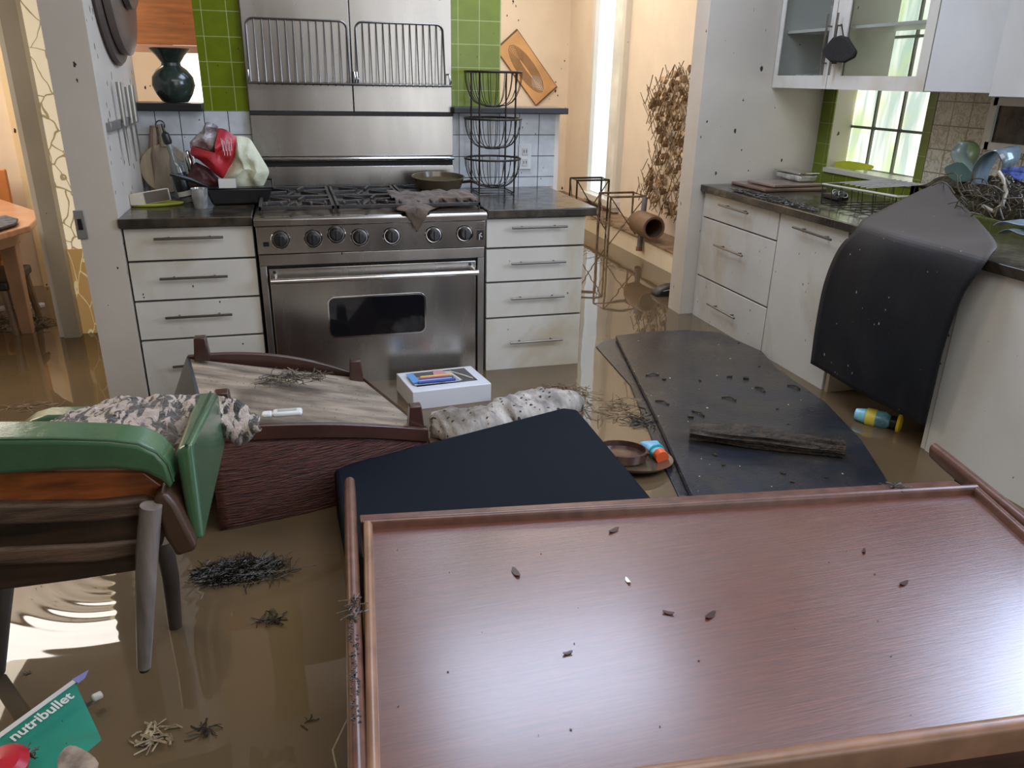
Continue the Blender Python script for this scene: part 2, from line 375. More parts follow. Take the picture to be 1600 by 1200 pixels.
mb.build('mortar_joints', pm('dark_mortar', (.20, .22, .18), .7), gwin)
# small dark window at the edge of the frame
w5 = struct('window_5', B(2.912, 2.925, -.95, -.505, 1.215, 1.355), pm('dark_window_glass', (.03, .03, .025), .1, var=.5, vs=30))
for g in ((-.97, -.485, 1.185, 1.215), (-.97, -.485, 1.355, 1.385), (-.505, -.47, 1.185, 1.385)):
    struct('window_frame', B(2.90, 2.93, *g), M_trim, parent=w5)
# wall behind the camera with its wide glazed opening
mb = MB(); mb.box(-4.2, .95, -5.7, -5.6, 0, ZT); mb.box(2.95, 3.1, -5.7, -5.6, 0, ZT); mb.box(.95, 2.95, -5.7, -5.6, 2.55, ZT)
struct('wall_front', mb, pm('tan_wall', (.17, .115, .08), .6, var=.05))
w6 = struct('window_6', B(2.915, 2.925, -2.7, -1.15, 1.2, 2.35), emit('side_window_sky', (.60, .75, 1.0), .9))
w7 = struct('window_7', B(.7, 2.0, -.4, .5, ZT+.02, ZT+.04), emit('skylight_sky', (.62, .75, 1.0), 1.2))

# ================================================================== BASE CABINETS
def bar_handle(parent, p, q, out, r=.005):
    """handle: bar p->q standing off along 'out', with two posts"""
    p, q, out = Vector(p), Vector(q), Vector(out)
    mb = MB().tube([p+out, q+out], r, 10)
    for t in (.2, .8):
        a = p.lerp(q, t); mb.tube([a-out*.05, a+out], r*.75, 8)
    return mb.build('handle', M_handle, parent)
def drawer_unit_y(name, label, x0, x1, zcuts, hx):
    t = thing(name, label, 'cabinet', ((x0+x1)/2, .3, 0))
    B(x0, x1, .015, .655, 0, .878).build('body', M_dark if False else pm('cabinet_carcass', (.05, .045, .04), .6), t)
    for i in range(len(zcuts)-1):
        d = B(x0+.004, x1-.003, -.004, .0145, zcuts[i+1]+.0042, zcuts[i]-.0042).build('drawer', M_cab, t, bev=.002)
        zc = zcuts[i]*.6+zcuts[i+1]*.4 if i < 3 else .33
        zc = (.837, .685, .531, .33)[i]
        bar_handle(d, (hx[0]+.0, -.004, zc), (hx[1], -.004, zc), (0, -.028, 0))
    return t
L1 = drawer_unit_y('drawer_cabinet', 'white four drawer base cabinet left of the steel range', -.470, -.006, (.876, .748, .593, .435, .06), (-.362, -.117))
L2 = drawer_unit_y('drawer_cabinet', 'white four drawer base cabinet right of the steel range', .918, 1.362, (.876, .748, .600, .440, .10), (1.026, 1.270))
tag(B(-.475, -.004, -.035, .66, .879, .914).build('countertop', M_dirtytop, bev=.004), 'short black countertop left of the range holding the roasting pan', 'countertop')
tag(B(.917, 1.40, -.035, .66, .879, .914).build('countertop', M_dirtytop, bev=.004), 'short black countertop right of the range under the wire basket stand', 'countertop')
XF = 2.278
t = thing('drawer_cabinet', 'white three drawer cabinet in the corner by the passage wall', 'cabinet', (2.6, .27, 0))
CAR = pm('cabinet_carcass', (.30, .28, .24), .5)
B(XF+.016, 2.92, -.070, .635, 0, .878).build('body', CAR, t)
for (za, zb), hz in zip(((.876, .748), (.745, .432), (.428, .06)), (.838, .632, .315)):
    d = B(XF-.004, XF+.015, -.066, .620, zb+.002, za-.002).build('drawer', M_cab, t, bev=.002)
    bar_handle(d, (XF-.004, .43, hz), (XF-.004, .152, hz), (-.028, 0, 0))
B(XF, XF+.02, .622, .638, 0, .878).build('filler_strip', M_cab, t)
t = thing('sink_cabinet', 'white sink cabinet with one plain door and a long bar handle', 'cabinet', (2.6, -.3, 0))
B(XF+.016, 2.92, -.558, -.0715, 0, .878).build('body', CAR, t)
d = B(XF-.004, XF+.015, -.545, -.074, .06, .876).build('door', M_cab, t, bev=.002)
bar_handle(d, (XF-.004, -.215, .838), (XF-.004, -.48, .833), (-.028, 0, 0))
# open bay under the counter (the appliance is gone)
t = thing('open_cabinet', 'open dark cabinet bay behind the hanging black mat', 'cabinet', (2.6, -.85, 0))
B(XF, 2.92, -.578, -.559, 0, .878).build('side_panel', pm('bay_panel', (.42, .33, .22), .5, stain=.5), t)
B(2.88, 2.92, -1.12, -.578, 0, .878).build('back_panel', M_dark, t)
B(XF, 2.92, -1.139, -1.12, 0, .878).build('side_panel', M_cabw, t)
t = thing('end_cabinet', 'tall white panelled cabinet end at the right edge of the room', 'cabinet', (2.6, -1.9, 0))
B(XF+.016, 2.92, -2.9, -1.1405, 0, .878).build('body', CAR, t)
B(XF-.004, XF+.015, -2.9, -1.143, .02, .876).build('door', M_cabw, t, bev=.002)
tag(B(2.25, 2.921, -2.9, .639, .879, .914).build('countertop', M_dirtytop, bev=.004), 'long black muddy countertop running under the glass block window', 'countertop')

# ================================================================== UPPER CABINETS
def upper_glass(y0, y1, g0, g1, name_label, hy):
    t = thing('wall_cabinet', name_label, 'cabinet', (2.76, (y0+y1)/2, 1.4))
    mb = MB(); Z0, Z1 = 1.40, 2.15
    mb.box(2.622, 2.92, y0, y1, Z0, Z0+.018); mb.box(2.622, 2.92, y0, y1, Z1-.018, Z1); mb.box(2.622, 2.92, y0, y0+.016, Z0, Z1); mb.box(2.622, 2.92, y1-.016, y1, Z0, Z1)
    if y0 > 0: mb.box(2.905, 2.92, y0, y1, Z0, Z1)
    mb.build('body', M_trim, t)
    B(2.64, 2.90, y0+.017, y1-.017, 1.655, 1.668).build('shelf', M_trim, t)
    mb = MB(); mb.box(2.60, 2.62, y0, g0, Z0, Z1); mb.box(2.60, 2.62, g1, y1, Z0, Z1); mb.box(2.60, 2.62, g0, g1, Z0, 1.458); mb.box(2.60, 2.62, g0, g1, 2.08, Z1)
    d = mb.build('door', M_cab, t)
    gm = pm('cabinet_glass', (.75, .78, .76), .02, trans=1.0, var=.0, spec=.25); gm.node_tree.nodes['Principled BSDF'].inputs['IOR'].default_value = 1.12
    
    B(2.607, 2.612, g0, g1, 1.458, 2.08).build('pane', gm, d)
    bar_handle(d, (2.60, hy, 1.46), (2.60, hy, 1.72), (-.028, 0, 0))
    return t
upper_glass(.195, .636, .228, .605, 'white wall cabinet with glass door nearest the passage wall', .215)
upper_glass(-.424, .190, -.372, .10, 'white wall cabinet with wide glass door above the glass block window', .145)
t = thing('wall_cabinet', 'white wall cabinet with plain closed door beside the glass doors', 'cabinet', (2.76, -.6, 1.4))
B(2.62, 2.92, -.785, -.428, 1.40, 2.15).build('body', M_trim, t)
B(2.60, 2.6195, -.783, -.430, 1.402, 2.148).build('door', M_cabw, t, bev=.002)
t = thing('wall_cabinet', 'pale wall cabinet cut off by the upper right edge of the photo', 'cabinet', (2.76, -1.0, 1.36))
B(2.56, 2.92, -1.12, -.80, 1.39, 2.15).build('body', M_cabw, t, bev=.002)
B(2.545, 2.559, -1.118, -.802, 1.392, 2.148).build('door', M_cabw, t, bev=.002)
# cup and glasses in the cabinet
tag(MB().lathe((2.70, .30, 1.6685), [(.022, 0), (.024, .004), (.016, .03), (.04, .06), (.052, .095), (.048, .095), (.035, .06), (.0, .035)], 20).build('cup', M_trim), 'white footed cup on the shelf behind the first glass door', 'cup')
for i, yy in enumerate((.52, .45, .37)):
    tag(MB().lathe((2.70, yy, 1.4185), [(.028, 0), (.038, .02), (.04, .045), (.036, .045), (.03, .01), (0, .008)], 18).build('bowl', M_trim), 'small pale bowl in the bottom of the first glass cabinet', 'bowl', 'bowls behind the first glass door')
# oven mitt
def mitt():
    q = [(1283, 78), (1300, 58), (1312, 55), (1322, 58), (1336, 80), (1333, 90), (1318, 98), (1296, 97), (1286, 88)]
    pts = [at(x, y, 'x', 2.545) for x, y in q]
    t = thing('pot_holder', 'black quilted pot holder hanging from the glass cabinet handles', 'pot holder', pts[3])
    MB().prism(pts, (.018, 0, 0)).build('pad', pm('black_quilt', (.012, .011, .011), .8, bump=.4, bs=120), t, bev=.008, seg=3)
    MB().tube([at(1306, 58, 'x', 2.55), at(1309, 40, 'x', 2.56), at(1315, 38, 'x', 2.56), at(1318, 58, 'x', 2.55)], .003, 6).build('loop', M_black, t)
mitt()

# ================================================================== RANGE
RX0, RX1 = 0.0, .912
def steel_range():
    t = thing('range_cooker', 'stainless steel gas range with seven black knobs and one wide oven', 'range cooker', (.456, .3, 0))
    B(RX0+.002, RX1-.002, .02, .63, .02, .905).build('body', M_steeld, t)
    MB().prism([(RX0, -.05, .910), (RX0, -.062, .902), (RX0, -.060, .877), (RX0, .02, .874), (RX0, .02, .910)], (RX1, 0, 0)).build('top_rail', M_steel, t, bev=.004, seg=3)
    MB().prism([(RX0+.004, -.042, .8735), (RX0+.004, -.034, .765), (RX0+.004, .02, .765), (RX0+.004, .02, .8735)], (RX1-.008, 0, 0)).build('control_panel', M_steel, t, bev=.002)
    for x, z in ((.092, .822), (.215, .822), (.304, .836), (.394, .822), (.521, .822), (.691, .821), (.819, .822)):
        R = rotx(PI/2-.08)
        k = MB().lathe((x, -.038, z), [(.036, 0), (.037, .004), (.034, .007), (.030, .004), (.0, .004)], 28, R).build('knob_ring', M_chrome, t)
        k2 = MB().lathe((x, -.042, z), [(.027, 0), (.027, .012), (.023, .030), (.019, .033), (0, .033)], 28, R)
        k2.obox(Vector((x, -.042, z))+R@Vector((0, .0, .034)), .008, .04, .014, R)
        k2.build('knob', M_black, k, bev=.0015)
    B(.873, .900, -.041, -.038, .795, .835).build('badge', M_black, t)
    MB().obox((.8865, -.0425, .812), .016, .002, .004, roty(.6)).obox((.8865, -.0425, .820), .012, .002, .004, roty(-.7)).obox((.882, -.0425, .803), .004, .002, .016).build('badge_emblem', M_chrome, t)
    mb = MB()
    for i in range(4): mb.box(.868, .900, -.0425, -.0405, .843+i*.005, .8445+i*.005)
    mb.build('vent_mark', M_black, t)
    B(.026, .048, -.040, -.036, .797, .814).build('badge', M_black, t)
    B(RX0+.006, RX1-.006, -.030, .02, .718, .762).build('fascia', M_steel, t, bev=.002)
    for x0, x1 in ((RX0+.006, RX0+.030), (RX1-.034, RX1-.006)):
        B(x0, x1, -.026, .02, .04, .7175).build('side_frame', M_steeld, t, bev=.002)
    B(.030, .878, -.006, .02, .04, .7175).build('door_gap', M_dark, t)
    d = B(.038, .870, -.030, -.0065, .075, .706).build('oven_door', M_steel, t, bev=.003)
    # window with rounded frame
    def rr(x0, x1, z0, z1, r, y):
        pts = []
        for cx, cz, a in ((x1-r, z1-r, 0), (x0+r, z1-r, PI/2), (x0+r, z0+r, PI), (x1-r, z0+r, 1.5*PI)):
            for k in range(6): pts.append((cx+r*math.cos(a+k*PI/10), y, cz+r*math.sin(a+k*PI/10)))
        return pts
    MB().prism(rr(.250, .655, .404, .582, .03, -.030), (0, -.004, 0)).build('window_rim', M_chrome, d, bev=.001)
    MB().prism(rr(.257, .648, .412, .576, .025, -.0342), (0, -.0015, 0)).build('window_glass', M_glassdark, d)
    hd = MB().tube([(.042, -.085, .668), (.868, -.085, .668)], .0105, 14)
    hd.build('handle', M_chrome, d)
    for x in (.055, .855): MB().tube([(x, -.030, .668), (x, -.088, .668)], .013, 12).build('handle_post', M_chrome, d)
    for x in (.058, .845): MB().lathe((x, -.0305, .692), [(.007, 0), (.006, .003), (0, .004)], 12, rotx(PI/2)).build('rivet', M_black, d)
    B(.03, .88, -.024, .02, .02, .068).build('kick_panel', M_steeld, t)
    # hob
    B(.012, .90, -.025, .60, .905, .912).build('hob_tray', pm('muddy_hob', (.06, .045, .03), .35, stain=.7, stcol=(.14, .09, .05), sts=8), t)
    for gx in range(3):
        x0 = .02+gx*.294; x1 = x0+.286
        mb = MB(); z0, z1 = .930, .944
        for y in (-.012, .27, .275+.01, .565): mb.box(x0, x1, y, y+.012, z0, z1)
        for x in (x0, x1-.012): mb.box(x, x+.012, -.012, .577, z0, z1)
        for cy in (.135, .425):
            cx = (x0+x1)/2
            for k in range(6):
                a = k*PI/3+.26; mb.obox((cx+math.cos(a)*.088, cy+math.sin(a)*.088, (z0+z1)/2+.002), .105, .011, .014, rotz(a))
        for x in (x0+.003, x1-.010):
            for y in (-.009, .568): mb.box(x, x+.008, y, y+.008, .912, .931)
        for k in range(5): mb.obox((x0+.03+k*.056, .02, .949), .010, .05, .012)
        mb.build('grate', M_iron, t, bev=.002)
        for cy in (.135, .425):
            MB().lathe(((x0+x1)/2, cy, .912), [(.05, 0), (.05, .006), (.035, .008), (.035, .018), (.0, .020)], 24).build('burner', M_iron, t)
    B(.004, .908, .605, .640, .905, 1.028).build('backguard', M_steel, t, bev=.003)
    return t
steel_range()
# splashback, shelf and hanging racks
t = thing('steel_splashback', 'tall stainless steel splashback panel with shelf lip above the range', 'splashback', (.456, .65, 1.05))
B(.0, .452, .640, .659, 1.264, 2.2).build('panel', M_steel, t, bev=.002)
B(.455, .908, .640, .659, 1.264, 2.2).build('panel', M_steel, t, bev=.002)
B(.0, .910, .628, .659, 1.070, 1.248).build('panel', M_steel, t, bev=.002)
B(-.002, .912, .622, .659, 1.2485, 1.2635).build('seam_strip', M_dark, t)
MB().prism([(.0, .600, 1.052), (.0, .595, 1.062), (.0, .605, 1.068), (.0, .659, 1.068), (.0, .659, 1.052)], (.910, 0, 0)).build('shelf_lip', M_chrome, t, bev=.002)
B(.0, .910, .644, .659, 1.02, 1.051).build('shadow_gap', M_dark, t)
def rack(x0, x1, label):
    t = thing('wire_rack', label, 'rack', ((x0+x1)/2, .62, 1.37), 'steel wire racks on the splashback')
    yb, yt = .580, .632; z0, z1 = 1.385, 1.638
    fr = MB(); pts = []
    r = .03
    for k in range(6): a = PI-k*PI/10; pts.append((x0+r+r*math.cos(a), yt, z1-r+r*math.sin(a)))
    for k in range(6): a = PI/2-k*PI/10; pts.append((x1-r+r*math.cos(a), yt, z1-r+r*math.sin(a)))
    fr.tube([(x0, yt-.04, z0)]+pts+[(x1, yt-.04, z0)], .0042, 8); fr.build('frame', M_handle, t)
    MB().tube([(x0-.012, yb, z0-.004), (x1+.028, yb, z0-.004)], .0052, 8).build('lower_rail', M_handle, t)
    w_ = MB(); n = 13
    for k in range(1, n):
        x = x0+(x1-x0)*k/n; w_.tube([(x, yt, z1), (x, yt-.035, z0+.012), (x, yb, z0-.010), (x, yb-.012, z0-.002)], .0026, 6)
    w_.build('bars', M_handle, t)
    for x in (x0-.008, x1+.02):
        MB().tube([(x, .637, z0+.045), (x, .60, z0+.045), (x, .587, z0+.02), (x, yb, z0+.0), (x+.004, yb-.01, z0+.02)], .004, 8).build('hook', M_chrome, t)
rack(.018, .440, 'left of the two steel wire racks folded against the splashback')
rack(.478, .868, 'right of the two steel wire racks folded against the splashback')

# ================================================================== THINGS ON THE LEFT COUNTER AND WALL
CT = .914
M_board = pm('pale_cutting_board', (.33, .26, .17), .6, var=.2, vs=6, stretch=(4, 4, 1), stain=.5, stcol=(.14, .10, .06))
def cutting_board():
    t = thing('cutting_board', 'round wooden board with handle leaning on the white tiles beside the knife strip', 'cutting board', (-.35, .5, CT))
    R = rotx(PI/2-.12)
    MB().lathe((-.372, .600, 1.025), [(.0, -.009), (.100, -.009), (.104, 0), (.100, .009), (0, .009)], 36, R).build('board', M_board, t)
    a = Vector((-.362, .612, 1.115)); b = Vector((-.372, .628, 1.205))
    MB().tube([a, a.lerp(b, .5), b], [.024, .016, .019], 10).build('handle', M_board, t)
    MB().tube([b+Vector((-.018*math.cos(k), -.012, .018*math.sin(k))) for k in [i*PI/6 for i in range(12)]], .003, 6, True).build('hanging_loop', M_black, t)
cutting_board()
t = thing('cutting_board', 'narrow wooden paddle board standing behind the round one', 'cutting board', (-.42, .62, CT))
MB().tube([(-.425, .61, .925), (-.415, .62, 1.08), (-.400, .632, 1.20)], [.03, .026, .016], 10).build('board', pm('brown_board', (.20, .135, .08), .6, var=.2), t)
# tall bottle with black pump
def bottle():
    t = thing('oil_bottle', 'tall slim glass bottle with a black label and black spout', 'bottle', (-.29, .40, CT))
    tilt = Matrix.Rotation(-.20, 3, 'Y')
    c = (-.272, .38, CT)
    MB().lathe(c, [(.028, 0), (.029, .01), (.029, .14), (.024, .165), (.012, .19), (.011, .235), (.0, .235)], 20, tilt).build('bottle_body', pm('grey_glass', (.16, .17, .15), .12, coat=.4), t)
    MB().lathe(c, [(.0298, .02), (.0302, .02), (.0302, .12), (.0298, .12)], 20, tilt, closed=True).build('label_band', M_black, t)
    MB().lathe(c, [(.0306, .026), (.0308, .026), (.0308, .046), (.0306, .046)], 20, tilt, closed=True).build('label_patch', M_trim, t)
    MB().lathe(c, [(.014, .235), (.017, .245), (.016, .275), (.006, .285), (.004, .315), (0, .316)], 14, tilt).build('spout', M_black, t)
bottle()
t = thing('peppermill', 'shiny steel tube mill standing beside the slim bottle', 'mill', (-.24, .42, CT))
MB().lathe((-.232, .42, CT), [(.022, 0), (.023, .004), (.021, .06), (.019, .14), (.022, .17), (.014, .20), (0, .205)], 20, roty(-.12)).build('mill_body', M_chrome, t)
MB().lathe((-.232, .42, CT), [(.0225, .08), (.0235, .08), (.0235, .11), (.0225, .11)], 20, roty(-.12), closed=True).build('band', M_black, t)
tag(MB().lathe((-.305, .50, CT), [(.03, 0), (.034, .08), (.036, .15), (.034, .15), (.03, .02), (0, .012)], 20).build('tumbler', pm('dull_glass', (.30, .31, .28), .15)), 'dull glass jar half hidden behind the slim bottle', 'glass')
# box of tofu on green lid
def punnet():
    t = thing('food_tub', 'open cream plastic tub lying on its side on a lime green lid', 'tub', (-.42, .28, CT))
    a, b, c, d = (at(x, y, 'y', .24) for x, y in ((200, 304), (217, 301), (223, 322), (203, 322)))
    v = Vector((.0, .06, .0)); e = Vector((.105, .05, .012))
    mb = MB().hull([a, b, c, d], [p+e for p in (a, b, c, d)])
    mb.build('tub', pm('cream_plastic', (.55, .48, .36), .4, stain=.3), t, bev=.004)
    q = [p+e*.12+Vector((0.0, -.0012, 0)) for p in (b, c)]
    MB().hull([b+e*.14+Vector((.002, -.004, -.004)), c+e*.14+Vector((.0, -.004, .006)), c+e*.93+Vector((0, -.004, .006)), b+e*.93+Vector((.002, -.004, -.004))],
              [b+e*.14+Vector((.002, .004, -.004)), c+e*.14+Vector((.0, .004, .006)), c+e*.93+Vector((0, .004, .006)), b+e*.93+Vector((.002, .004, -.004))]).build('opening', pm('tub_inside', (.10, .07, .045), .6), t)
punnet()
mb = MB(); ring = [Vector((-.405+.105*math.cos(a)*(1+.12*math.cos(2*a)), .295+.055*math.sin(a), CT+.001)) for a in [i*2*PI/28 for i in range(28)]]
mb.hull(ring, [p+Vector(((p.x+.405)*.08, (p.y-.295)*.08, .010)) for p in ring])
tag(mb.build('lime_lid', pm('lime_plastic', (.42, .44, .05), .35, stain=.3), bev=.003), 'lime green plastic lid lying flat under the cream tub', 'tray')  # the tub's green lid, modelled as a flat oval
t = thing('small_glass', 'small clear ribbed glass standing in front of the roasting pan', 'glass', (-.205, .19, CT))
MB().lathe((-.205, .19, CT), [(.024, 0), (.026, .003), (.033, .078), (.031, .078), (.024, .008), (0, .006)], 24).build('cup', pm('silvery_glass', (.50, .50, .46), .12, metal=.5, var=.3, vs=20), t)
# roasting pan with bag
def pan():
    t = thing('roasting_pan', 'large black roasting pan overhanging the range edge', 'pan', (-.08, .33, CT))
    z0, z1 = CT+.002, CT+.068
    a = [(-.165, .24), (.045, .26), (.045, .50), (-.165, .48)]; o = [(-.185, .225), (.075, .245), (.07, .52), (-.185, .50)]
    MB().hull([(x, y, z0) for x, y in a], [(x, y, z1) for x, y in o]).build('pan_body', M_black, t, bev=.008, seg=3)
    MB().tube([(x, y, z1) for x, y in o], .004, 8, True).build('rim', M_black, t)
    MB().tube([(-.18, .30, z1), (-.24, .26, z1+.035), (-.31, .24, z1+.06)], [.007, .009, .008], 8).build('handle', M_black, t)
pan()
def blob(pts, name, mat, y0, dep, parent, amp=.012, seed=1, fl=8, nb=4):
    """puffy sheet following an outline (list of 3D points on a plane), crumpled"""
    c = sum(pts, Vector())/len(pts); mb = MB(); rings = nb; n = len(pts)
    vs = []; fs = []
    for s_ in (-1, 1):
        base = len(vs); vs.append(c+Vector((0, s_*dep, 0)))
        for r in range(1, rings+1):
            f = r/rings
            for k, p in enumerate(pts):
                q = c.lerp(p, f); off = s_*dep*math.sqrt(max(0, 1-f*f*.98))
                nz = noise.noise(Vector((q.x*fl*3+seed, q.z*fl*3, s_*3)))
                q = q+Vector((nz*amp*.4*(1-f*.7), off+nz*amp*1.6*(1 if r < rings else .2), nz*amp*.5*(1-f*.6))); vs.append(q)
        for k in range(n):
            fs.append((base, base+1+k, base+1+(k+1) % n))
            for r in range(1, rings):
                a = base+1+(r-1)*n; b = base+1+r*n
                fs.append((a+k, b+k, b+(k+1) % n, a+(k+1) % n))
    mb.add(vs, fs)
    return mb.build(name, mat, parent, sub=1, smooth=50)
def dens(px, ax, val, k=3):
    P_ = [at(x, y, ax, val) for x, y in px]; out = []
    for i in range(len(P_)):
        for j in range(k): out.append(P_[i].lerp(P_[(i+1) % len(P_)], j/k))
    return out
t = thing('food_bag', 'crumpled red and cream food bag stuffed into the roasting pan', 'bag', (-.08, .35, CT+.03))
blob(dens([(368, 212), (392, 216), (405, 240), (422, 268), (412, 290), (396, 300), (368, 300), (340, 296), (352, 262), (366, 240)], 'y', .33), 'cream_half', pm('cream_bag', (.60, .60, .42), .45, var=.12, vs=8, bump=.4, bs=25), 0, .05, t, seed=5, amp=.03)
blob(dens([(340, 200), (356, 204), (372, 216), (372, 240), (362, 265), (350, 282), (332, 268), (312, 250), (297, 240), (300, 228), (318, 234), (334, 240), (338, 222)], 'y', .325), 'red_half', pm('red_bag', (.46, .02, .03), .4, var=.15, vs=8, bump=.3, bs=25), 0, .042, t, seed=9, amp=.025)
mb = MB()
for k in range(7):
    a = at(345+k*2.6, 216+(k % 3)*2, 'y', .275); b = at(349+k*2.2, 236+(k % 2)*7, 'y', .275)
    mb.tube([a, b], .0009, 4)
mb.build('printed_lines', pm('white_print', (.8, .78, .75), .5), t)
blob(dens([(305, 252), (325, 262), (345, 282), (344, 297), (300, 297), (292, 275)], 'y', .36), 'dark_lining', pm('dark_maroon', (.07, .02, .02), .5), 0, .03, t, seed=4)
B(at(341, 280, 'y', .27).x, at(368, 280, 'y', .27).x, .262, .267, at(350, 298, 'y', .27).z, at(350, 279, 'y', .27).z).build('label_patch', M_trim, t)
t = thing('plastic_wrap', 'crumpled grey and clear plastic wrap behind the red bag', 'wrap', (-.13, .40, CT+.1))
blob(dens([(322, 189), (340, 196), (344, 212), (336, 238), (318, 236), (298, 232), (296, 222), (306, 212), (316, 204)], 'y', .36), 'wrap', pm('grey_plastic', (.33, .29, .28), .25, var=.5, vs=20, bump=.5, bs=40), 0, .04, t, seed=2, amp=.035)
# vase
def vase():
    c = at(275, 160, 'y', .68); c.z = 1.295
    pr = [(.0, .001), (.044, .001), (.05, .006), (.066, .03), (.078, .062), (.074, .092), (.055, .118), (.036, .132), (.034, .142), (.052, .168), (.076, .192), (.074, .194), (.05, .17), (.030, .142), (.0, .12)]
    k = 1.12
    tag(MB().lathe(c, [(r*k, h*k) for r, h in pr], 48).build('vase', pm('dark_green_glaze', (.022, .035, .026), .22, var=.3, vs=10, coat=.4)), 'dark green wide mouthed ceramic vase on the black ledge', 'vase')
vase()
# orange wooden shutter above the opening
t = thing('wooden_shutter', 'orange wooden panel hanging above the vase in the opening', 'shutter', (-.2, 1.2, 1.6))
q0, q1 = at(196, 68, 'y', 1.15), at(318, 66, 'y', 1.15)
def shutter_mat():
    m = pm('orange_sunlit_wood', (.70, .30, .13), .5, var=.15, vs=5, stretch=(1, 1, 9), speck=26, sk=.16)
    b = m.node_tree.nodes['Principled BSDF']; return m
B(q0.x, q1.x, 1.15, 1.19, q0.z, 2.3).build('panel', shutter_mat(), t, bev=.003)
B(q0.x, q1.x, 1.13, 1.17, q0.z-.035, q0.z-.002).build('bottom_rail', pm('pink_rail', (.75, .45, .35), .4), t, bev=.003)
# round wooden wall plates on the left wall
def discs():
    t = thing('round_wall_plaque', 'dark round stepped wooden plaque on the left pillar wall', 'plaque', (-.45, .42, 1.75))
    R = roty(PI/2)
    MB().lathe((-.4725, .42, 1.745), [(0, 0), (.30, 0), (.31, .012), (.30, .022), (0, .022)], 56, R).build('back_disc', pm('brown_disc', (.075, .055, .045), .5, var=.2), t)
    MB().lathe((-.450, .45, 1.765), [(0, 0), (.27, 0), (.29, .004), (.29, .03), (.275, .036), (0, .036)], 56, R).build('front_disc', pm('brown_disc_light', (.13, .10, .085), .4, var=.15), t)
    MB().lathe((-.414, .47, 1.82), [(0, 0), (.17, 0), (.18, .006), (.18, .026), (.17, .032), (0, .032)], 48, R).build('centre_disc', pm('grey_disc', (.17, .135, .115), .35, var=.15), t)
discs()
# knife strip and knives
t = thing('magnetic_knife_strip', 'grey magnetic knife strip on the left pillar wall', 'knife rack', (-.46, .34, 1.22))
B(-.4729, -.455, .03, .62, 1.215, 1.245).build('strip', pm('strip_steel', (.30, .29, .27), .4, metal=.6, stain=.3), t, bev=.002)
for k, (px, pz, ln) in enumerate(((177, 128, .13), (190, 130, .11), (198, 130, .115))):
    y = (.235, .40, .50)[k]
    t = thing('kitchen_knife', ('long steel handled kitchen knife nearest the pillar edge on the strip', 'middle steel handled knife on the magnetic strip', 'steel handled knife nearest the white tiles on the strip')[k], 'knife', (-.45, y, 1.1), 'knives on the magnetic strip')
    MB().hull([(-.4535, y-.017, 1.235), (-.4535, y+.015, 1.235), (-.4535, y+.010, 1.13), (-.4535, y+.004, 1.075)], [(-.4505, y-.017, 1.235), (-.4505, y+.015, 1.235), (-.4505, y+.010, 1.13), (-.4505, y+.004, 1.075)]).build('blade', M_steeld, t)
    MB().tube([(-.446, y, 1.225), (-.446, y, 1.25), (-.446, y+.002, 1.25+ln)], [.008, .009, .010], 10).build('handle', M_steeld, t)
# switch plate on the pillar end
t = thing('wall_switch', 'muddy grey switch plate low on the pillar end', 'switch', (-.60, -.03, .82))
sw = at(128, 350, 'y', -.022)
B(sw.x-.022, sw.x+.014, -.028, -.0205, sw.z-.055, sw.z+.05).build('plate', pm('grey_plate', (.22, .21, .19), .4, stain=.5), t, bev=.003)
B(sw.x-.012, sw.x+.004, -.032, -.0285, sw.z-.02, sw.z+.02).build('toggle', M_black, t, bev=.002)
# outlet on the white tiles
t = thing('wall_outlet', 'white double power outlet on the white tiles right of the wire baskets', 'outlet', (1.25, .65, 1.06))
ow = at(820, 245, 'y', .655)
B(ow.x-.033, ow.x+.033, .652, .6595, ow.z-.06, ow.z+.06).build('plate', pm('outlet_plate', (.62, .62, .58), .35), t, bev=.003)
for dz in (-.026, .026):
    s = B(ow.x-.015, ow.x+.015, .6495, .6515, ow.z+dz-.018, ow.z+dz+.018).build('socket', pm('outlet_face', (.5, .5, .46), .35), t, bev=.002)
    MB().box(ow.x-.008, ow.x-.005, .6482, .6492, ow.z+dz-.006, ow.z+dz+.008).box(ow.x+.005, ow.x+.008, .6482, .6492, ow.z+dz-.006, ow.z+dz+.008).build('slot', M_black, s)

# three tier wire basket
def basket():
    cx, cy = 1.072, .50; R_ = .130; zo = .012
    t = thing('basket_stand', 'three tier black wire fruit basket stand on the right counter', 'basket stand', (cx, cy, CT))
    fr = MB()
    for a in (PI*.25, PI*.75, PI*1.25, PI*1.75):
        x, y = cx+.118*math.cos(a), cy+.118*math.sin(a); fr.tube([(x, y, CT+.001), (x, y, 1.44)], .0042, 8)
    fr.tube([(cx+.118*math.cos(a), cy+.118*math.sin(a), CT+.005) for a in [PI*.25+i*PI/2 for i in range(4)]], .003, 6, True)
    fr.build('stand_frame', M_wire, t)
    for zt, hgt in ((1.445, .145), (1.245, .13), (1.068, .128)):
        b = MB()
        b.tube([(cx+R_*math.cos(a), cy+R_*math.sin(a), zt) for a in [i*2*PI/40 for i in range(40)]], .0048, 8, True)
        b.tube([(cx+.035*math.cos(a), cy+.035*math.sin(a), zt-hgt) for a in [i*2*PI/16 for i in range(16)]], .004, 6, True)
        for k in range(22):
            a = k*2*PI/22; pts = []
            for s_ in range(7):
                th = s_/6*PI/2; r = .035+(R_-.035)*math.cos(th)**.8; pts.append((cx+r*math.cos(a), cy+r*math.sin(a), zt-hgt*math.sin(th)))
            b.tube(pts, .0017, 5)
        b.build('basket', M_wire, t)
basket()
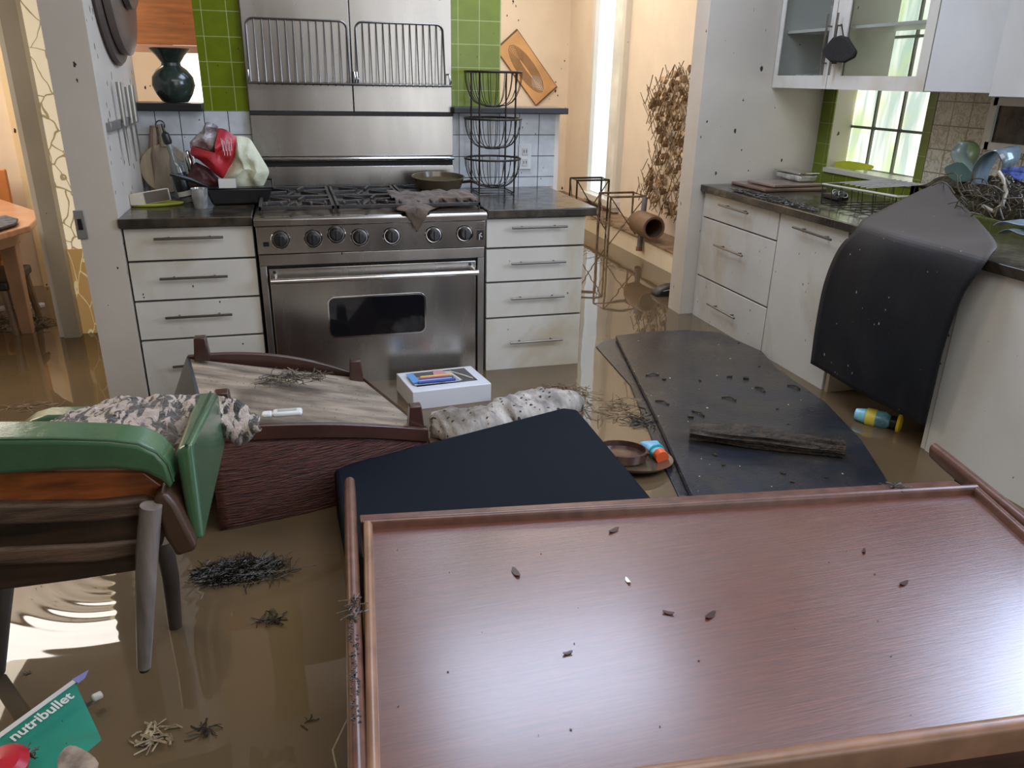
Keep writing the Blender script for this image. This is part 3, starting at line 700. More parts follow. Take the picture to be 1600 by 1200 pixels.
# frying pan and cloth on the hob
def fpan():
    c = Vector((.80, .44, .946)); R = rotx(.06)
    t = thing('frying_pan', 'muddy brown frying pan on the back right burner', 'frying pan', c)
    MB().lathe(c, [(0, 0), (.095, 0), (.105, .006), (.118, .045), (.122, .052), (.117, .052), (.103, .012), (0, .009)], 44, R).build('pan_body', pm('mud_pan', (.075, .055, .03), .22, stain=.6, stcol=(.16, .11, .05), coat=.4), t)
    MB().lathe(c, [(0, .030), (.110, .030), (.110, .031), (0, .031)], 40, R).build('muddy_water', pm('pan_water', (.10, .075, .035), .05), t)
    MB().tube([c+Vector((.10, -.06, .03)), c+Vector((.135, -.10, .04)), c+Vector((.15, -.13, .035))], [.006, .008, .007], 8).build('handle', M_handle, t)
fpan()
M_cloth = pm('muddy_brown_cloth', (.10, .064, .038), .7, var=.3, vs=14, bump=.5, bs=50, sheen=.2)
def cloth():
    def fn(u, v):
        x = .545+.345*u; y = .26-.29*v
        if v < .0: pass
        nz = noise.noise(Vector((u*5+1, v*4, .3)))*.014+noise.noise(Vector((u*11, v*10, 2)))*.006
        z = .950+abs(nz)*1.3+.012*math.exp(-((u-.65)**2+(v-.4)**2)*14)
        # the front corner hangs over the rail as a triangle
        ex = max(0, (v-.72)/.28)
        if ex > 0:
            wd = max(0, 1-abs(u-.22)/.34); y0 = .26-.29*.72; path = ex*(.125+.075)*wd
            if path < .125: y = y0-path; z = z*(1-ex)+.918*ex+.004
            else: y = y0-.125-.002; z = .914-(path-.125)
            if wd == 0: y = y0-.012*ex; z = z*(1-ex)+.935*ex
        return (x+nz*.6, y, z)
    t = MB().grid(fn, 56, 50).build('muddy_cloth', M_cloth, solid=.003, smooth=60)
    tag(t, 'brown mud soaked cloth lying over the right burners with one corner hanging down', 'cloth')
cloth()

# ================================================================== RIGHT COUNTER
t = thing('cutting_board', 'reddish brown board lying in the far corner of the long counter', 'cutting board', (2.7, .43, CT))
B(2.42, 2.78, .30, .62, CT+.001, CT+.016).build('board', pm('wet_brown_board', (.19, .12, .085), .2, var=.2, stain=.3), t, bev=.004)
tag(MB().obox((2.62, .44, CT+.026), .30, .22, .014, rotz(.1)).build('baking_sheet', pm('pinkish_tray', (.34, .25, .21), .22, metal=.3, stain=.4), bev=.004), 'thin pinkish tray stacked on the reddish brown board', 'tray')
def dish():
    c = Vector((2.72, .50, CT+.036))
    t = thing('glass_dish', 'small clear lidded glass dish on top of the corner trays', 'glass dish', c)
    g = pm('greyish_clear_glass', (.42, .42, .36), .08, var=.4, vs=16, metal=.3)
    MB().box(c.x-.055, c.x+.055, c.y-.12, c.y+.10, c.z, c.z+.035).build('dish_body', g, t, bev=.012, seg=3)
    MB().box(c.x-.06, c.x+.06, c.y-.125, c.y+.105, c.z+.037, c.z+.045).build('lid', M_chrome, t, bev=.003)
dish()
def tuft(name, c, rx, ry, h, n, ln, mat, r=.0012, flat=.25, parent=None, nn=4):
    """tangled twigs and debris"""
    mb = MB()
    for i in range(n):
        a = random.random()*2*PI; rr = math.sqrt(random.random())
        p = Vector(c)+Vector((rr*math.cos(a)*rx, rr*math.sin(a)*ry, random.random()*h*(1-rr*.7)))
        b = random.random()*2*PI; l = ln*random.uniform(.4, 1.3)
        d = Vector((math.cos(b), math.sin(b), random.uniform(-.3, 1)*flat))*l
        q = p+d*.5+Vector((random.uniform(-1, 1), random.uniform(-1, 1), random.uniform(-.2, .6)))*l*.18
        e = p+d; e.z = max(e.z, c[2]+.0005); q.z = max(q.z, c[2]+.0005)
        mb.tube([p, q, e], r*random.uniform(.6, 1.6), nn)
    return mb.build(name, mat, parent)
def chips(name, spots, size, mat, z, parent=None):
    mb = MB()
    for x, y in spots:
        s = size*random.uniform(.4, 1.4)
        mb.obox((x, y, z+s*.18), s, s*random.uniform(.4, .9), s*.3, rotz(random.random()*3))
    return mb.build(name, mat, parent)
M_twig = pm('wet_dark_twigs', (.040, .030, .018), .35, var=.5, vs=30)
M_twigl = pm('straw_and_reed', (.22, .15, .08), .6, var=.4, vs=30)
M_speck = pm('pale_crumbs', (.55, .50, .40), .5)
mb_ = tuft('counter_debris', (2.31, .06, CT+.001), .045, .36, .016, 420, .022, M_twig, .0016)
tag(mb_, 'dark wet leaf litter along the front edge of the long counter', 'debris', kind='stuff')
tag(blob(dens([(1298, 254), (1320, 251), (1345, 254), (1366, 259), (1362, 265), (1330, 266), (1300, 263)], 'x', 2.985, 2), 'yellow_cloth', pm('yellow_green_cloth', (.62, .68, .04), .6, bump=.4, bs=30), 0, .03, None, amp=.006), 'crumpled yellow green cloth on the window sill', 'cloth')
def gadget():
    c = Vector((2.62, .02, CT+.002))
    t = thing('sink_tap_part', 'small black and chrome tap fitting lying on the long counter', 'tap fitting', c)
    MB().box(c.x-.03, c.x+.03, c.y-.06, c.y+.07, c.z, c.z+.022).build('base', M_black, t, bev=.006)
    for k, dy in enumerate((-.045, .0)):
        MB().lathe(c+Vector((0, dy, .022)), [(0, 0), (.02, 0), (.02, .012), (.012, .02), (0, .02)], 18, rotx(.6)).build('knob', M_black, t)
        MB().lathe(c+Vector((0, dy-.002, .024)), [(.021, .003), (.023, .003), (.023, .009), (.021, .009)], 18, rotx(.6), closed=True).build('chrome_ring', M_chrome, t)
gadget()
def drack():
    t = thing('dish_rack', 'white wire dish rack tipped beside the sink under the window', 'dish rack', (2.66, -.35, CT))
    mw = pm('white_coated_wire', (.62, .60, .54), .35, stain=.4)
    x0, x1, y0, y1, z0, z1 = 2.42, 2.80, -.60, -.14, .925, 1.02
    MB().tube([(x0, y0, z1), (x1, y0, z1), (x1, y1, z1), (x0, y1, z1-.01)], .0045, 8, True).build('top_rail', mw, t)
    mb = MB()
    for k in range(8):
        y = y0+(y1-y0)*k/7; mb.tube([(x0, y, z1-.005), (x0+.01, y, z0), (x1-.01, y, z0), (x1, y, z1)], .002, 5)
    for k in range(5):
        x = x0+(x1-x0)*k/4; mb.tube([(x, y0, z1), (x, y0+.01, z0), (x, y1-.01, z0), (x, y1, z1-.005)], .0023, 5)
    mb.build('wires', M_wire, t)
    mb = MB()
    for k in range(6): mb.tube([(x0+.04, y1-.06-k*.035, z1+.002), (x1-.05, y1-.06-k*.035, z1+.012)], .0026, 6)
    mb.build('plate_bars', mw, t)
drack()
# ribbon like leaves, bowl, hoses, blue bag in the heap on the right
M_leafg = pm('grey_green_strap', (.13, .16, .12), .3, var=.2, vs=8)
def strap(name, px, X, wd, label, mat, twist=0.0, cat='strap'):
    P_ = [at(x, y, 'x', X) for x, y in px]; mb = MB(); vs = []
    # smooth path
    pts = []
    n = len(P_)
    for i in range(n-1):
        p0, p1, p2, p3 = P_[max(0, i-1)], P_[i], P_[i+1], P_[min(n-1, i+2)]
        for k in range(6):
            s = k/6; pts.append(.5*((2*p1)+(p2-p0)*s+(2*p0-5*p1+4*p2-p3)*s*s+(3*p1-p0-3*p2+p3)*s**3))
    pts.append(P_[-1]); m = len(pts)
    for i, p in enumerate(pts):
        a = twist*i/m; d = Vector((math.cos(a), math.sin(a)*.5, math.sin(a)))*wd*.5*(.55+.45*math.sin(PI*(i+.5)/m))
        vs += [p-d, p+d]
    mb.add(vs, [(2*i, 2*i+1, 2*i+3, 2*i+2) for i in range(m-1)])
    return tag(mb.build(name, mat, solid=.004, smooth=60), label, cat)
strap('metal_strap', [(1505, 222), (1498, 240), (1510, 262), (1528, 285)], 2.55, .075, 'tall curled grey green strap standing in the debris heap', M_leafg)
strap('metal_strap', [(1508, 220), (1516, 226), (1520, 240), (1512, 262), (1500, 284)], 2.62, .07, 'dark olive strap curled behind the tall grey one', pm('olive_strap', (.09, .11, .04), .4), .4)
strap('metal_strap', [(1530, 288), (1535, 262), (1552, 240), (1572, 232), (1580, 248), (1576, 262)], 2.5, .10, 'broad shiny pale blue grey strap arching over the heap', pm('blue_grey_strap', (.13, .165, .175), .15, metal=.35, var=.2), .3)
tag(blob(dens([(1482, 262), (1500, 252), (1514, 268), (1520, 282), (1494, 284), (1484, 276)], 'x', 2.5), 'green_bowl_piece', pm('dark_teal', (.06, .11, .095), .3), 0, .05, None), 'dark teal plastic piece left of the curled straps', 'plastic piece')
tag(blob(dens([(1565, 262), (1600, 258), (1640, 262), (1640, 290), (1600, 286), (1580, 276)], 'x', 2.45), 'blue_bag', pm('shiny_blue_plastic', (.10, .15, .48), .15, var=.5, vs=25, bump=.6, bs=40), 0, .06, None, seed=6, amp=.03), 'shiny blue plastic bag on top of the debris heap', 'bag')
tag(blob(dens([(1440, 292), (1480, 278), (1540, 276), (1600, 285), (1650, 292), (1650, 345), (1600, 352), (1555, 340), (1490, 318)], 'x', 2.62), 'debris_heap', pm('dark_mud_heap', (.022, .018, .010), .35, var=.6, vs=16, bump=.8, bs=30), 0, .22, None, seed=11, amp=.07), 'mound of dark wet plant debris piled at the right end of the long counter', 'debris', kind='stuff')
mb = MB()
for k in range(90):
    a = at(random.uniform(1490, 1600), random.uniform(285, 345), 'x', random.uniform(2.36, 2.46)); b = random.uniform(0, 2*PI); l = random.uniform(.03, .12)
    d = Vector((random.uniform(-.2, .2), math.cos(b), abs(math.sin(b))*.6))*l
    o1 = Vector((0, random.uniform(-.03, .03), random.uniform(0, .03))); mb.tube([a+d*f_+o1*math.sin(PI*f_) for f_ in (0, .2, .4, .6, .8, 1)], random.uniform(.0009, .003), 6)
tag(mb.build('tangled_twigs', pm('olive_twigs', (.055, .045, .022), .35, var=.5, vs=20)), 'tangle of olive brown stems sticking out of the debris heap', 'twigs', kind='stuff')
P_ = [at(x, y, 'x', 2.38) for x, y in ((1560, 268), (1568, 280), (1572, 300), (1566, 320), (1552, 330), (1536, 322))]
tag(MB().tube(P_, .006, 8).build('hose', pm('pale_hose', (.36, .33, .26), .4)), 'pale curved hose looping out of the debris heap', 'hose')
strap('long_leaf', [(1560, 352), (1580, 345), (1610, 350), (1650, 352)], 2.32, .07, 'grey blue flat leaf hanging over the counter corner at the right edge', pm('slate_leaf', (.14, .17, .19), .35), .2, 'leaf')
strap('long_leaf', [(1566, 364), (1586, 358), (1610, 366), (1650, 368)], 2.28, .06, 'lower dark green leaf on the counter corner at the right edge', pm('slate_leaf2', (.06, .085, .085), .3), .1, 'leaf')
# hanging mat
def hanging_mat():
    rows = [((2.215, -.525, .318), (2.205, -1.185, .320)), ((2.195, -.54, .50), (2.190, -1.20, .50)), ((2.185, -.56, .68), (2.180, -1.22, .68)), ((2.190, -.60, .82), (2.185, -1.24, .81)),
            ((2.215, -.645, .90), (2.20, -1.265, .89)), ((2.250, -.635, .938), (2.235, -1.26, .938)), ((2.31, -.635, .965), (2.32, -1.19, .955)), ((2.38, -.66, 1.01), (2.40, -1.02, 1.00)), ((2.45, -.69, 1.055), (2.46, -.85, 1.045)), ((2.50, -.725, 1.088), (2.50, -.745, 1.086))]
    rows = [(Vector(a), Vector(b)) for a, b in rows]; n = len(rows)
    def cat(k, v):
        f = v*(n-1); i = min(n-2, int(f)); s = f-i
        p0, p1, p2, p3 = rows[max(0, i-1)][k], rows[i][k], rows[i+1][k], rows[min(n-1, i+2)][k]
        return .5*((2*p1)+(p2-p0)*s+(2*p0-5*p1+4*p2-p3)*s*s+(3*p1-p0-3*p2+p3)*s**3)
    def fn(u, v):
        p = cat(0, v).lerp(cat(1, v), u); p.x += -.014*math.sin(PI*u)*(1-v)*.8+.004*math.sin(9*u+4*v); return p
    o = MB().grid(fn, 24, 50).build('rubber_floor_mat', M_mat, solid=.005, smooth=60)
    tag(o, 'black rubber mat draped over the counter edge and hanging down', 'floor mat')
hanging_mat()
# bottle floating in the open bay
def cleaner():
    a, b = at(1335, 646, 'z', .225), at(1412, 664, 'z', .225); d = (b-a); R = d.to_track_quat('Z', 'Y').to_matrix(); L = d.length
    t = thing('cleaner_bottle', 'blue and yellow plastic bottle floating in the open bay under the hanging mat', 'bottle', a.lerp(b, .5))
    MB().lathe(a, [(0, 0), (.022, .004), (.032, .05), (.033, L*.62), (.02, L*.74), (0, L*.74)], 20, R).build('bottle_body', pm('pale_blue_plastic', (.20, .48, .58), .3, var=.4, vs=14), t)
    MB().lathe(a, [(.034, L*.25), (.0345, L*.25), (.0345, L*.45), (.034, L*.45)], 20, R, closed=True).build('label_band', pm('yellow_label', (.70, .60, .08), .4), t)
    MB().lathe(a, [(0, L*.74), (.026, L*.74), (.028, L*.86), (.024, L*.87), (0, L*.87)], 20, R).build('cap', M_black, t)
    MB().lathe(a, [(.025, L*.871), (.036, L*.875), (.036, L*.93), (.02, L*.97), (0, L*.97)], 20, R).build('cap_ring', pm('yellow_cap', (.75, .50, .03), .35), t)
cleaner()

# ================================================================== HALL
def picture():
    pts = [at(x, y, 'y', 4.53) for x, y in ((776, 85), (808, 45), (871, 136), (838, 166))]
    pts[0] = pts[1]+(pts[3]-pts[2])
    t = thing('framed_picture', 'tilted framed orange drawing hanging on the far hall wall', 'picture', pts[3])
    MB().prism(pts, (0, .018, 0)).build('frame', pm('thin_brown_frame', (.16, .09, .05), .5), t)
    c = sum(pts, Vector())/4; q = [c+(p-c)*.955+Vector((0, -.002, 0)) for p in pts]
    MB().prism(q, (0, .003, 0)).build('paper', pm('orange_paper', (.66, .38, .17), .5, var=.12, vs=4), t)
    mb = MB(); ax = (pts[2]-pts[1]).normalized(); sd = (pts[0]-pts[1]).normalized()
    for k in range(9):
        pp = []
        for i in range(16):
            a = i*2*PI/16; pp.append(c+Vector((0, -.004, 0))+ax*math.cos(a)*(.26-.018*k)+sd*(math.sin(a)*(.085-.009*k)+.01))
        mb.tube(pp, .0022, 4, True)
    mb.build('drawing', pm('brown_ink', (.20, .12, .08), .6), t)
    mb = MB(); f = c+ax*.17+sd*.0+Vector((0, -.0035, 0))
    mb.prism([f+ax*.10, f+sd*.06-ax*.02, f-ax*.10, f-sd*.06-ax*.02], (0, .001, 0)).build('pale_patch', pm('pale_wash', (.62, .50, .42), .5), t)
picture()
def cork():
    """wall sculpture: sheaf of crossed wires with cork chips, on the hall's right wall (x=2.85)"""
    t = thing('cork_wall_sculpture', 'woven brown wire and cork wall sculpture on the sunny hall wall', 'sculpture', (2.80, 2.25, .45))
    mw = pm('brown_wire', (.14, .085, .04), .6); X = 2.80
    # outline in photo pixels -> (y,z) limits per height
    rowpx = [(105, 1052, 1080), (125, 1030, 1080), (145, 1014, 1080), (165, 1012, 1080), (185, 1016, 1080), (205, 1020, 1080), (225, 1022, 1080), (245, 1020, 1080), (262, 1010, 1080), (280, 1004, 1078), (300, 1006, 1078), (318, 1015, 1078), (330, 1035, 1078)]
    def inside(y, z):
        for i in range(len(rowpx)-1):
            a0, a1 = at(rowpx[i][1], rowpx[i][0], 'x', X), at(rowpx[i+1][1], rowpx[i+1][0], 'x', X)
            if a1.z <= z <= a0.z:
                s = (z-a1.z)/(a0.z-a1.z+1e-9); return 1.72 < y < a1.y*(1-s)+a0.y*s
        return False
    mb = MB()
    for k in range(560):
        y = random.uniform(1.74, 2.85); z = random.uniform(.50, 1.55)
        if not inside(y, z): continue
        a = random.choice((.85, 2.25))+random.uniform(-.12, .12); l = random.uniform(.08, .13)
        d = Vector((random.uniform(-.15, .15), math.cos(a), math.sin(a)))*l; x = X+random.uniform(-.03, .03)
        x -= .03; mb.tube([Vector((x, y, z))-d*.5, Vector((x, y, z))+d*.5], .0034, 4)
    mb.build('wires', mw, t)
    mats = [pm('cork_a', (.30, .19, .10), .8, var=.3, vs=20), pm('cork_b', (.62, .47, .30), .8, var=.2, vs=20), pm('cork_c', (.22, .14, .07), .8, var=.3, vs=20)]
    for m in mats:
        mb = MB()
        for k in range(85):
            y = random.uniform(1.74, 2.80); z = random.uniform(.52, 1.50)
            if not inside(y+.05, z): continue
            mb.obox((X+random.uniform(-.02, .03), y, z), .03, random.uniform(.02, .035), random.uniform(.02, .045), rotx(random.choice((.7, -.7))+random.uniform(-.2, .2)))
        c_ = mb.build('cork_chips', m, t); c_['kind'] = 'stuff'
cork()
def wstand(xy0, xy1, ztop, name, mat, depth=.22):
    """folding wire stand with crossed braces"""
    (x0, y0), (x1, y1) = xy0, xy1
    t = thing('wire_stand', name, 'stand', ((x0+x1)/2, y0, .1), 'folding stands in the flooded hall')
    a0, a1 = Vector((x0, y0, 0.002)), Vector((x1, y1, 0.002)); u = Vector((0, depth, 0)); T = Vector((0, 0, ztop))
    for p in (a0, a1, a0+u, a1+u): MB().tube([p, p+T], .008, 8).build('leg', mat, t)
    MB().tube([a0+T, a1+T, a1+u+T, a0+u+T], .008, 8, True).build('top_frame', mat, t)
    mb = MB(); b = Vector((0, 0, .27))
    mb.tube([a0+T, a1+b], .0045, 6); mb.tube([a1+T, a0+b], .0045, 6); mb.tube([a0+u+T, a0+b], .0035, 6)
    mb.build('cross_brace', mat, t)
wstand((2.385, 2.18), (2.66, 2.18), .625, 'nearer rusty brown folding wire stand in the flooded hall', pm('rusty_stand', (.17, .12, .075), .5, metal=.4, var=.4, vs=20))
wstand((2.33, 2.75), (2.60, 2.75), .675, 'farther black folding wire stand in the flooded hall', M_wire, .16)
def pipe():
    a, b = at(1022, 357, 'y', 1.80), None
    a = at(1022, 357, 'y', 1.80); d = Vector((.015, .42, .0)); R = d.to_track_quat('Z', 'Y').to_matrix()
    t = thing('clay_pot', 'brown clay pot lying on its side on the hall plinth with its mouth facing out', 'pot', a+Vector((0, 0, -.09)))
    MB().lathe(a, [(.065, .0), (.080, .0), (.088, .02), (.085, .26), (.05, .36), (0, .38), (0, .37), (.045, .34), (.066, .24), (.066, .02)], 32, R, closed=True).build('pot_body', pm('clay_brown', (.16, .092, .052), .5, var=.25), t)
pipe()
t = thing('leaning_tube', 'dark grey tube with a brown end leaning against the nearer wire stand', 'tube', (2.58, 2.1, .22))
a, b = at(1008, 308, 'y', 2.10), at(999, 386, 'y', 2.02)
MB().tube([a, b], .020, 12).build('tube_body', pm('grey_tube', (.13, .12, .13), .5), t)
MB().tube([b, b+(b-a)*.08], .024, 12).build('end_cap', pm('rust_brown_cap', (.16, .06, .035), .5), t)
def shoe():
    p = [at(x, y, 'y', 1.0) for x, y in ((1024, 462), (1032, 453), (1048, 447), (1075, 446), (1078, 476), (1045, 475), (1028, 470))]
    t = thing('black_shoe', 'black shoe floating beside the white passage wall', 'shoe', (2.28, 1.05, .2))
    MB().prism(p, (0, .09, 0)).build('upper', pm('black_leather', (.012, .011, .010), .4), t, bev=.02, seg=4)
    MB().tube([p[1]+Vector((.02, -.002, -.01)), p[2]+Vector((.01, -.004, -.02)), p[3]+Vector((-.03, -.004, -.025))], .004, 6).build('strap', pm('grey_strap_shoe', (.2, .2, .22), .5), t)
shoe()
tag(tuft('hall_debris', (2.58, 2.9, .352), .07, .7, .015, 150, .07, M_twigl), 'line of reeds and twigs stranded along the hall plinth', 'debris', kind='stuff')

# ================================================================== DINING CORNER
def dining():
    t = thing('dining_table', 'light reddish wooden dining table standing in the flooded dining room', 'table', (-1.75, 1.1, 0))
    M = pm('pale_cherry_wood', (.50, .26, .15), .3, var=.12, vs=5, stretch=(1, 8, 1), coat=.3)
    M2 = pm('cherry_edge', (.34, .20, .12), .4, var=.15, vs=5)
    P_ = [(-2.35, .80), (-1.15, .49), (-1.02, .86), (-1.06, 1.24), (-1.42, 1.80), (-2.5, 1.9)]
    MB().prism([(x, y, .722) for x, y in P_], (0, 0, .028)).build('table_top', M, t, bev=.006, seg=3)
    Q = [(-2.25, .88), (-1.20, .62), (-1.10, .92), (-1.15, 1.20), (-1.45, 1.70), (-2.4, 1.78)]
    MB().prism([(x, y, .655) for x, y in Q], (0, 0, .066)).build('apron', M2, t)
    for x, y in ((-1.17, 1.02), (-2.2, .95), (-1.5, 1.62), (-2.3, 1.7)):
        MB().hull([(x-.022, y-.022, .002), (x+.022, y-.022, .002), (x+.022, y+.022, .002), (x-.022, y+.022, .002)], [(x-.035, y-.035, .654), (x+.035, y-.035, .654), (x+.035, y+.035, .654), (x-.035, y+.035, .654)]).build('leg', M2, t, bev=.004)
dining()
def dchair(c, back, label, full):
    t = thing('dining_chair', label, 'chair', c)
    x, y = c[0], c[1]; M = pm('dark_chair_wood', (.16, .10, .06), .4, var=.2, vs=8)
    B(x-.22, x+.22, y-.20, y+.20, .42, .465).build('seat', pm('black_seat_pad', (.02, .018, .017), .5), t, bev=.012, seg=3)
    for a, b in ((-1, -1), (1, -1), (1, 1), (-1, 1)):
        MB().tube([(x+a*.19, y+b*.17, .425), (x+a*.225, y+b*.20, .002)], [.020, .013], 8).build('leg', M, t)
    if full: B(x-.2, x+.2, y+back*.2-.012, y+back*.2+.012, .465, .98).build('backrest', pm('orange_chair_back', (.52, .20, .06), .4), t, bev=.008)
dchair((-1.42, 1.18, 0), 1, 'dark dining chair with black seat tucked under the dining table', False)
t = thing('dining_chair', 'orange wooden chair back showing behind the dining table at the left edge', 'chair', (-1.75, 1.86, 0))
pa, pb = at(0, 264, 'y', 1.9), at(18, 310, 'y', 1.9)
MB().prism([(pa.x-.3, 1.88, pa.z+.01), (pa.x+.03, 1.88, pa.z), (pb.x+.0, 1.88, .48), (pa.x-.3, 1.88, .48)], (0, .03, 0)).build('backrest', pm('orange_chair_back', (.52, .20, .06), .4), t, bev=.008)
B(pa.x-.34, pa.x, 1.62, 1.87, .44, .479).build('seat', pm('orange_chair_back', (.52, .20, .06), .4), t)
for a in (-.32, -.02):
    for y in (1.64, 1.89): MB().tube([(pa.x+a, y, .45), (pa.x+a, y, .002)], .016, 8).build('leg', pm('orange_chair_back', (.52, .20, .06), .4), t)
nb = [at(x, y, 'z', .756) for x, y in ((-30, 346), (10, 340), (29, 345), (26, 352), (-5, 362), (-40, 360))]
tag(MB().prism(nb, (0, 0, .012)).build('folded_napkin', pm('blue_black_napkin', (.06, .07, .10), .7, var=.5, vs=30), bev=.004), 'dark blue folded napkin on the dining table', 'napkin')
tag(tuft('dining_debris', (-1.45, 1.15, .2), .42, .16, .01, 240, .09, M_twig), 'dark twigs floating in a line under the dining table', 'debris', kind='stuff')
tag(chips('floating_foam', [(-1.45+random.uniform(-.5, .25), 1.52+random.uniform(-.06, .06)) for k in range(70)], .035, pm('bluish_foam', (.50, .52, .60), .4), .2), 'bluish white scraps floating behind the dining table legs', 'debris', kind='stuff')
tag(tuft('floating_reed', (-.88, -.02, .2), .10, .05, .008, 20, .08, M_twigl), 'small drift of straw floating left of the pillar', 'debris', kind='stuff')

# ================================================================== OVERTURNED FOOTSTOOL-LIKE SEAT
def ott():
    A, Bq, Cq, Dq = Vector((-.250, -.42, .500)), Vector((.346, -.39, .365)), Vector((.505, -.90, .365)), Vector((-.135, -1.085, .520))
    t = thing('overturned_bench', 'low cane sided bench floating upside down with a muddy underside and stub feet', 'bench', (.1, -.7, .1))
    mud = pm('dried_mud_board', (.27, .22, .165), .6, var=.35, vs=5, stretch=(1, 3.5, 1), stain=.9, stcol=(.09, .065, .045), sts=4, bump=.5, bs=40, speck=26, sk=.3)
    dk = pm('dark_brown_rail', (.050, .020, .014), .32, var=.2, coat=.3)
    n = (Bq-A).cross(Dq-A).normalized(); n = n if n.z > 0 else -n
    MB().hull([p-n*.03 for p in (A, Bq, Cq, Dq)], [p-n*.008 for p in (A, Bq, Cq, Dq)]).build('underside_board', mud, t)
    def rail(P0, P1, out, arc, h, name='rail'):
        mb = MB(); N = 20; ring = []
        for i in range(N+1):
            s = i/N; c = P0.lerp(P1, s)+Vector((0, 0, arc*4*s*(1-s)))+out*(.035*4*s*(1-s))
            ring.append((c, c-Vector((0, 0, h)), c-Vector((0, 0, h))+out*.02, c+out*.02))
        vs = [p for r in ring for p in r]
        fs = [(4*i+k, 4*i+(k+1) % 4, 4*i+4+(k+1) % 4, 4*i+4+k) for i in range(N) for k in range(4)]+[(0, 3, 2, 1), (4*N, 4*N+1, 4*N+2, 4*N+3)]
        return mb.add(vs, fs).build(name, dk, t, bev=.003)
    fo = Vector((.28, -.96, 0)).normalized(); bo = Vector((.05, 1, 0)).normalized()
    rail(Dq, Cq, fo, .030, .045); rail(A, Bq, bo, .030, .05)
    cane = pm('red_brown_cane', (.070, .017, .010), .45, var=.5, vs=16, stretch=(1.5, 1.5, 14), bump=.8, bs=16, coat=.15)
    def side(P0, P1, out, arc, m):
        def fn(u, v):
            top = P0.lerp(P1, u)+Vector((0, 0, arc*4*u*(1-u)-.04)); bot = Vector((top.x, top.y, .08))+out*.01
            return bot.lerp(top, v)+out*(.03*4*u*(1-u)+.008+.012*math.sin(PI*v))
        return MB().grid(fn, 24, 14).build('cane_side', m, t, solid=.006)
    side(Dq, Cq, fo, .030, cane); side(A, Bq, bo, .030, cane)
    grey = pm('grey_black_sheet', (.045, .055, .062), .4, stain=.35, var=.2)
    MB().hull([A, A+Vector((.02, 0, -.02)), Dq+Vector((.02, 0, -.02)), Dq], [Vector((-.42, -.46, .10)), Vector((-.38, -.46, .10)), Vector((-.30, -1.02, .10)), Vector((-.34, -1.02, .10))]).build('end_panel', grey, t)
    MB().hull([Bq, Bq-Vector((.02, 0, .02)), Cq-Vector((.02, 0, .02)), Cq], [Bq+Vector((.06, 0, -.28)), Bq+Vector((.03, 0, -.28)), Cq+Vector((.04, 0, -.28)), Cq+Vector((.06, 0, -.28))]).build('end_panel', dk, t)
    for p, q in ((A, Vector((.055, -.02, 0))), (Bq, Vector((-.02, -.02, 0))), (Cq, Vector((-.03, .02, 0))), (Dq, Vector((.05, .06, 0)))):
        c = p+q-n*.006; a, b = .026, .019
        mb = MB().hull([c+Vector((i*a, j*a, 0)) for i, j in ((-1, -1), (1, -1), (1, 1), (-1, 1))], [c+Vector((i*b, j*b, .082)) for i, j in ((-1, -1), (1, -1), (1, 1), (-1, 1))])
        mb.build('foot', dk, t, bev=.004)
ott()
def clip():
    c = at(443, 650, 'z', .49); R = rotz(-.05)
    t = thing('white_plastic_clip', 'white plastic buckle shaped clip lying on the overturned bench', 'clip', c)
    m = pm('white_plastic', (.72, .74, .72), .3)
    MB().obox(c+Vector((.012, 0, .010)), .085, .035, .016, R).build('clip_body', m, t, bev=.007, seg=3)
    MB().obox(c+Vector((-.045, 0, .010)), .03, .028, .014, R).build('clip_tab', m, t, bev=.006, seg=3)
    MB().obox(c+Vector((.012, -.002, .0195)), .055, .012, .004, R).build('slot', pm('pale_grey', (.42, .44, .44), .4), t, bev=.002)
clip()
tag(tuft('mud_litter', (.10, -.62, .462), .12, .045, .01, 120, .05, M_twig), 'curl of dark litter on the muddy bench underside', 'debris', kind='stuff')

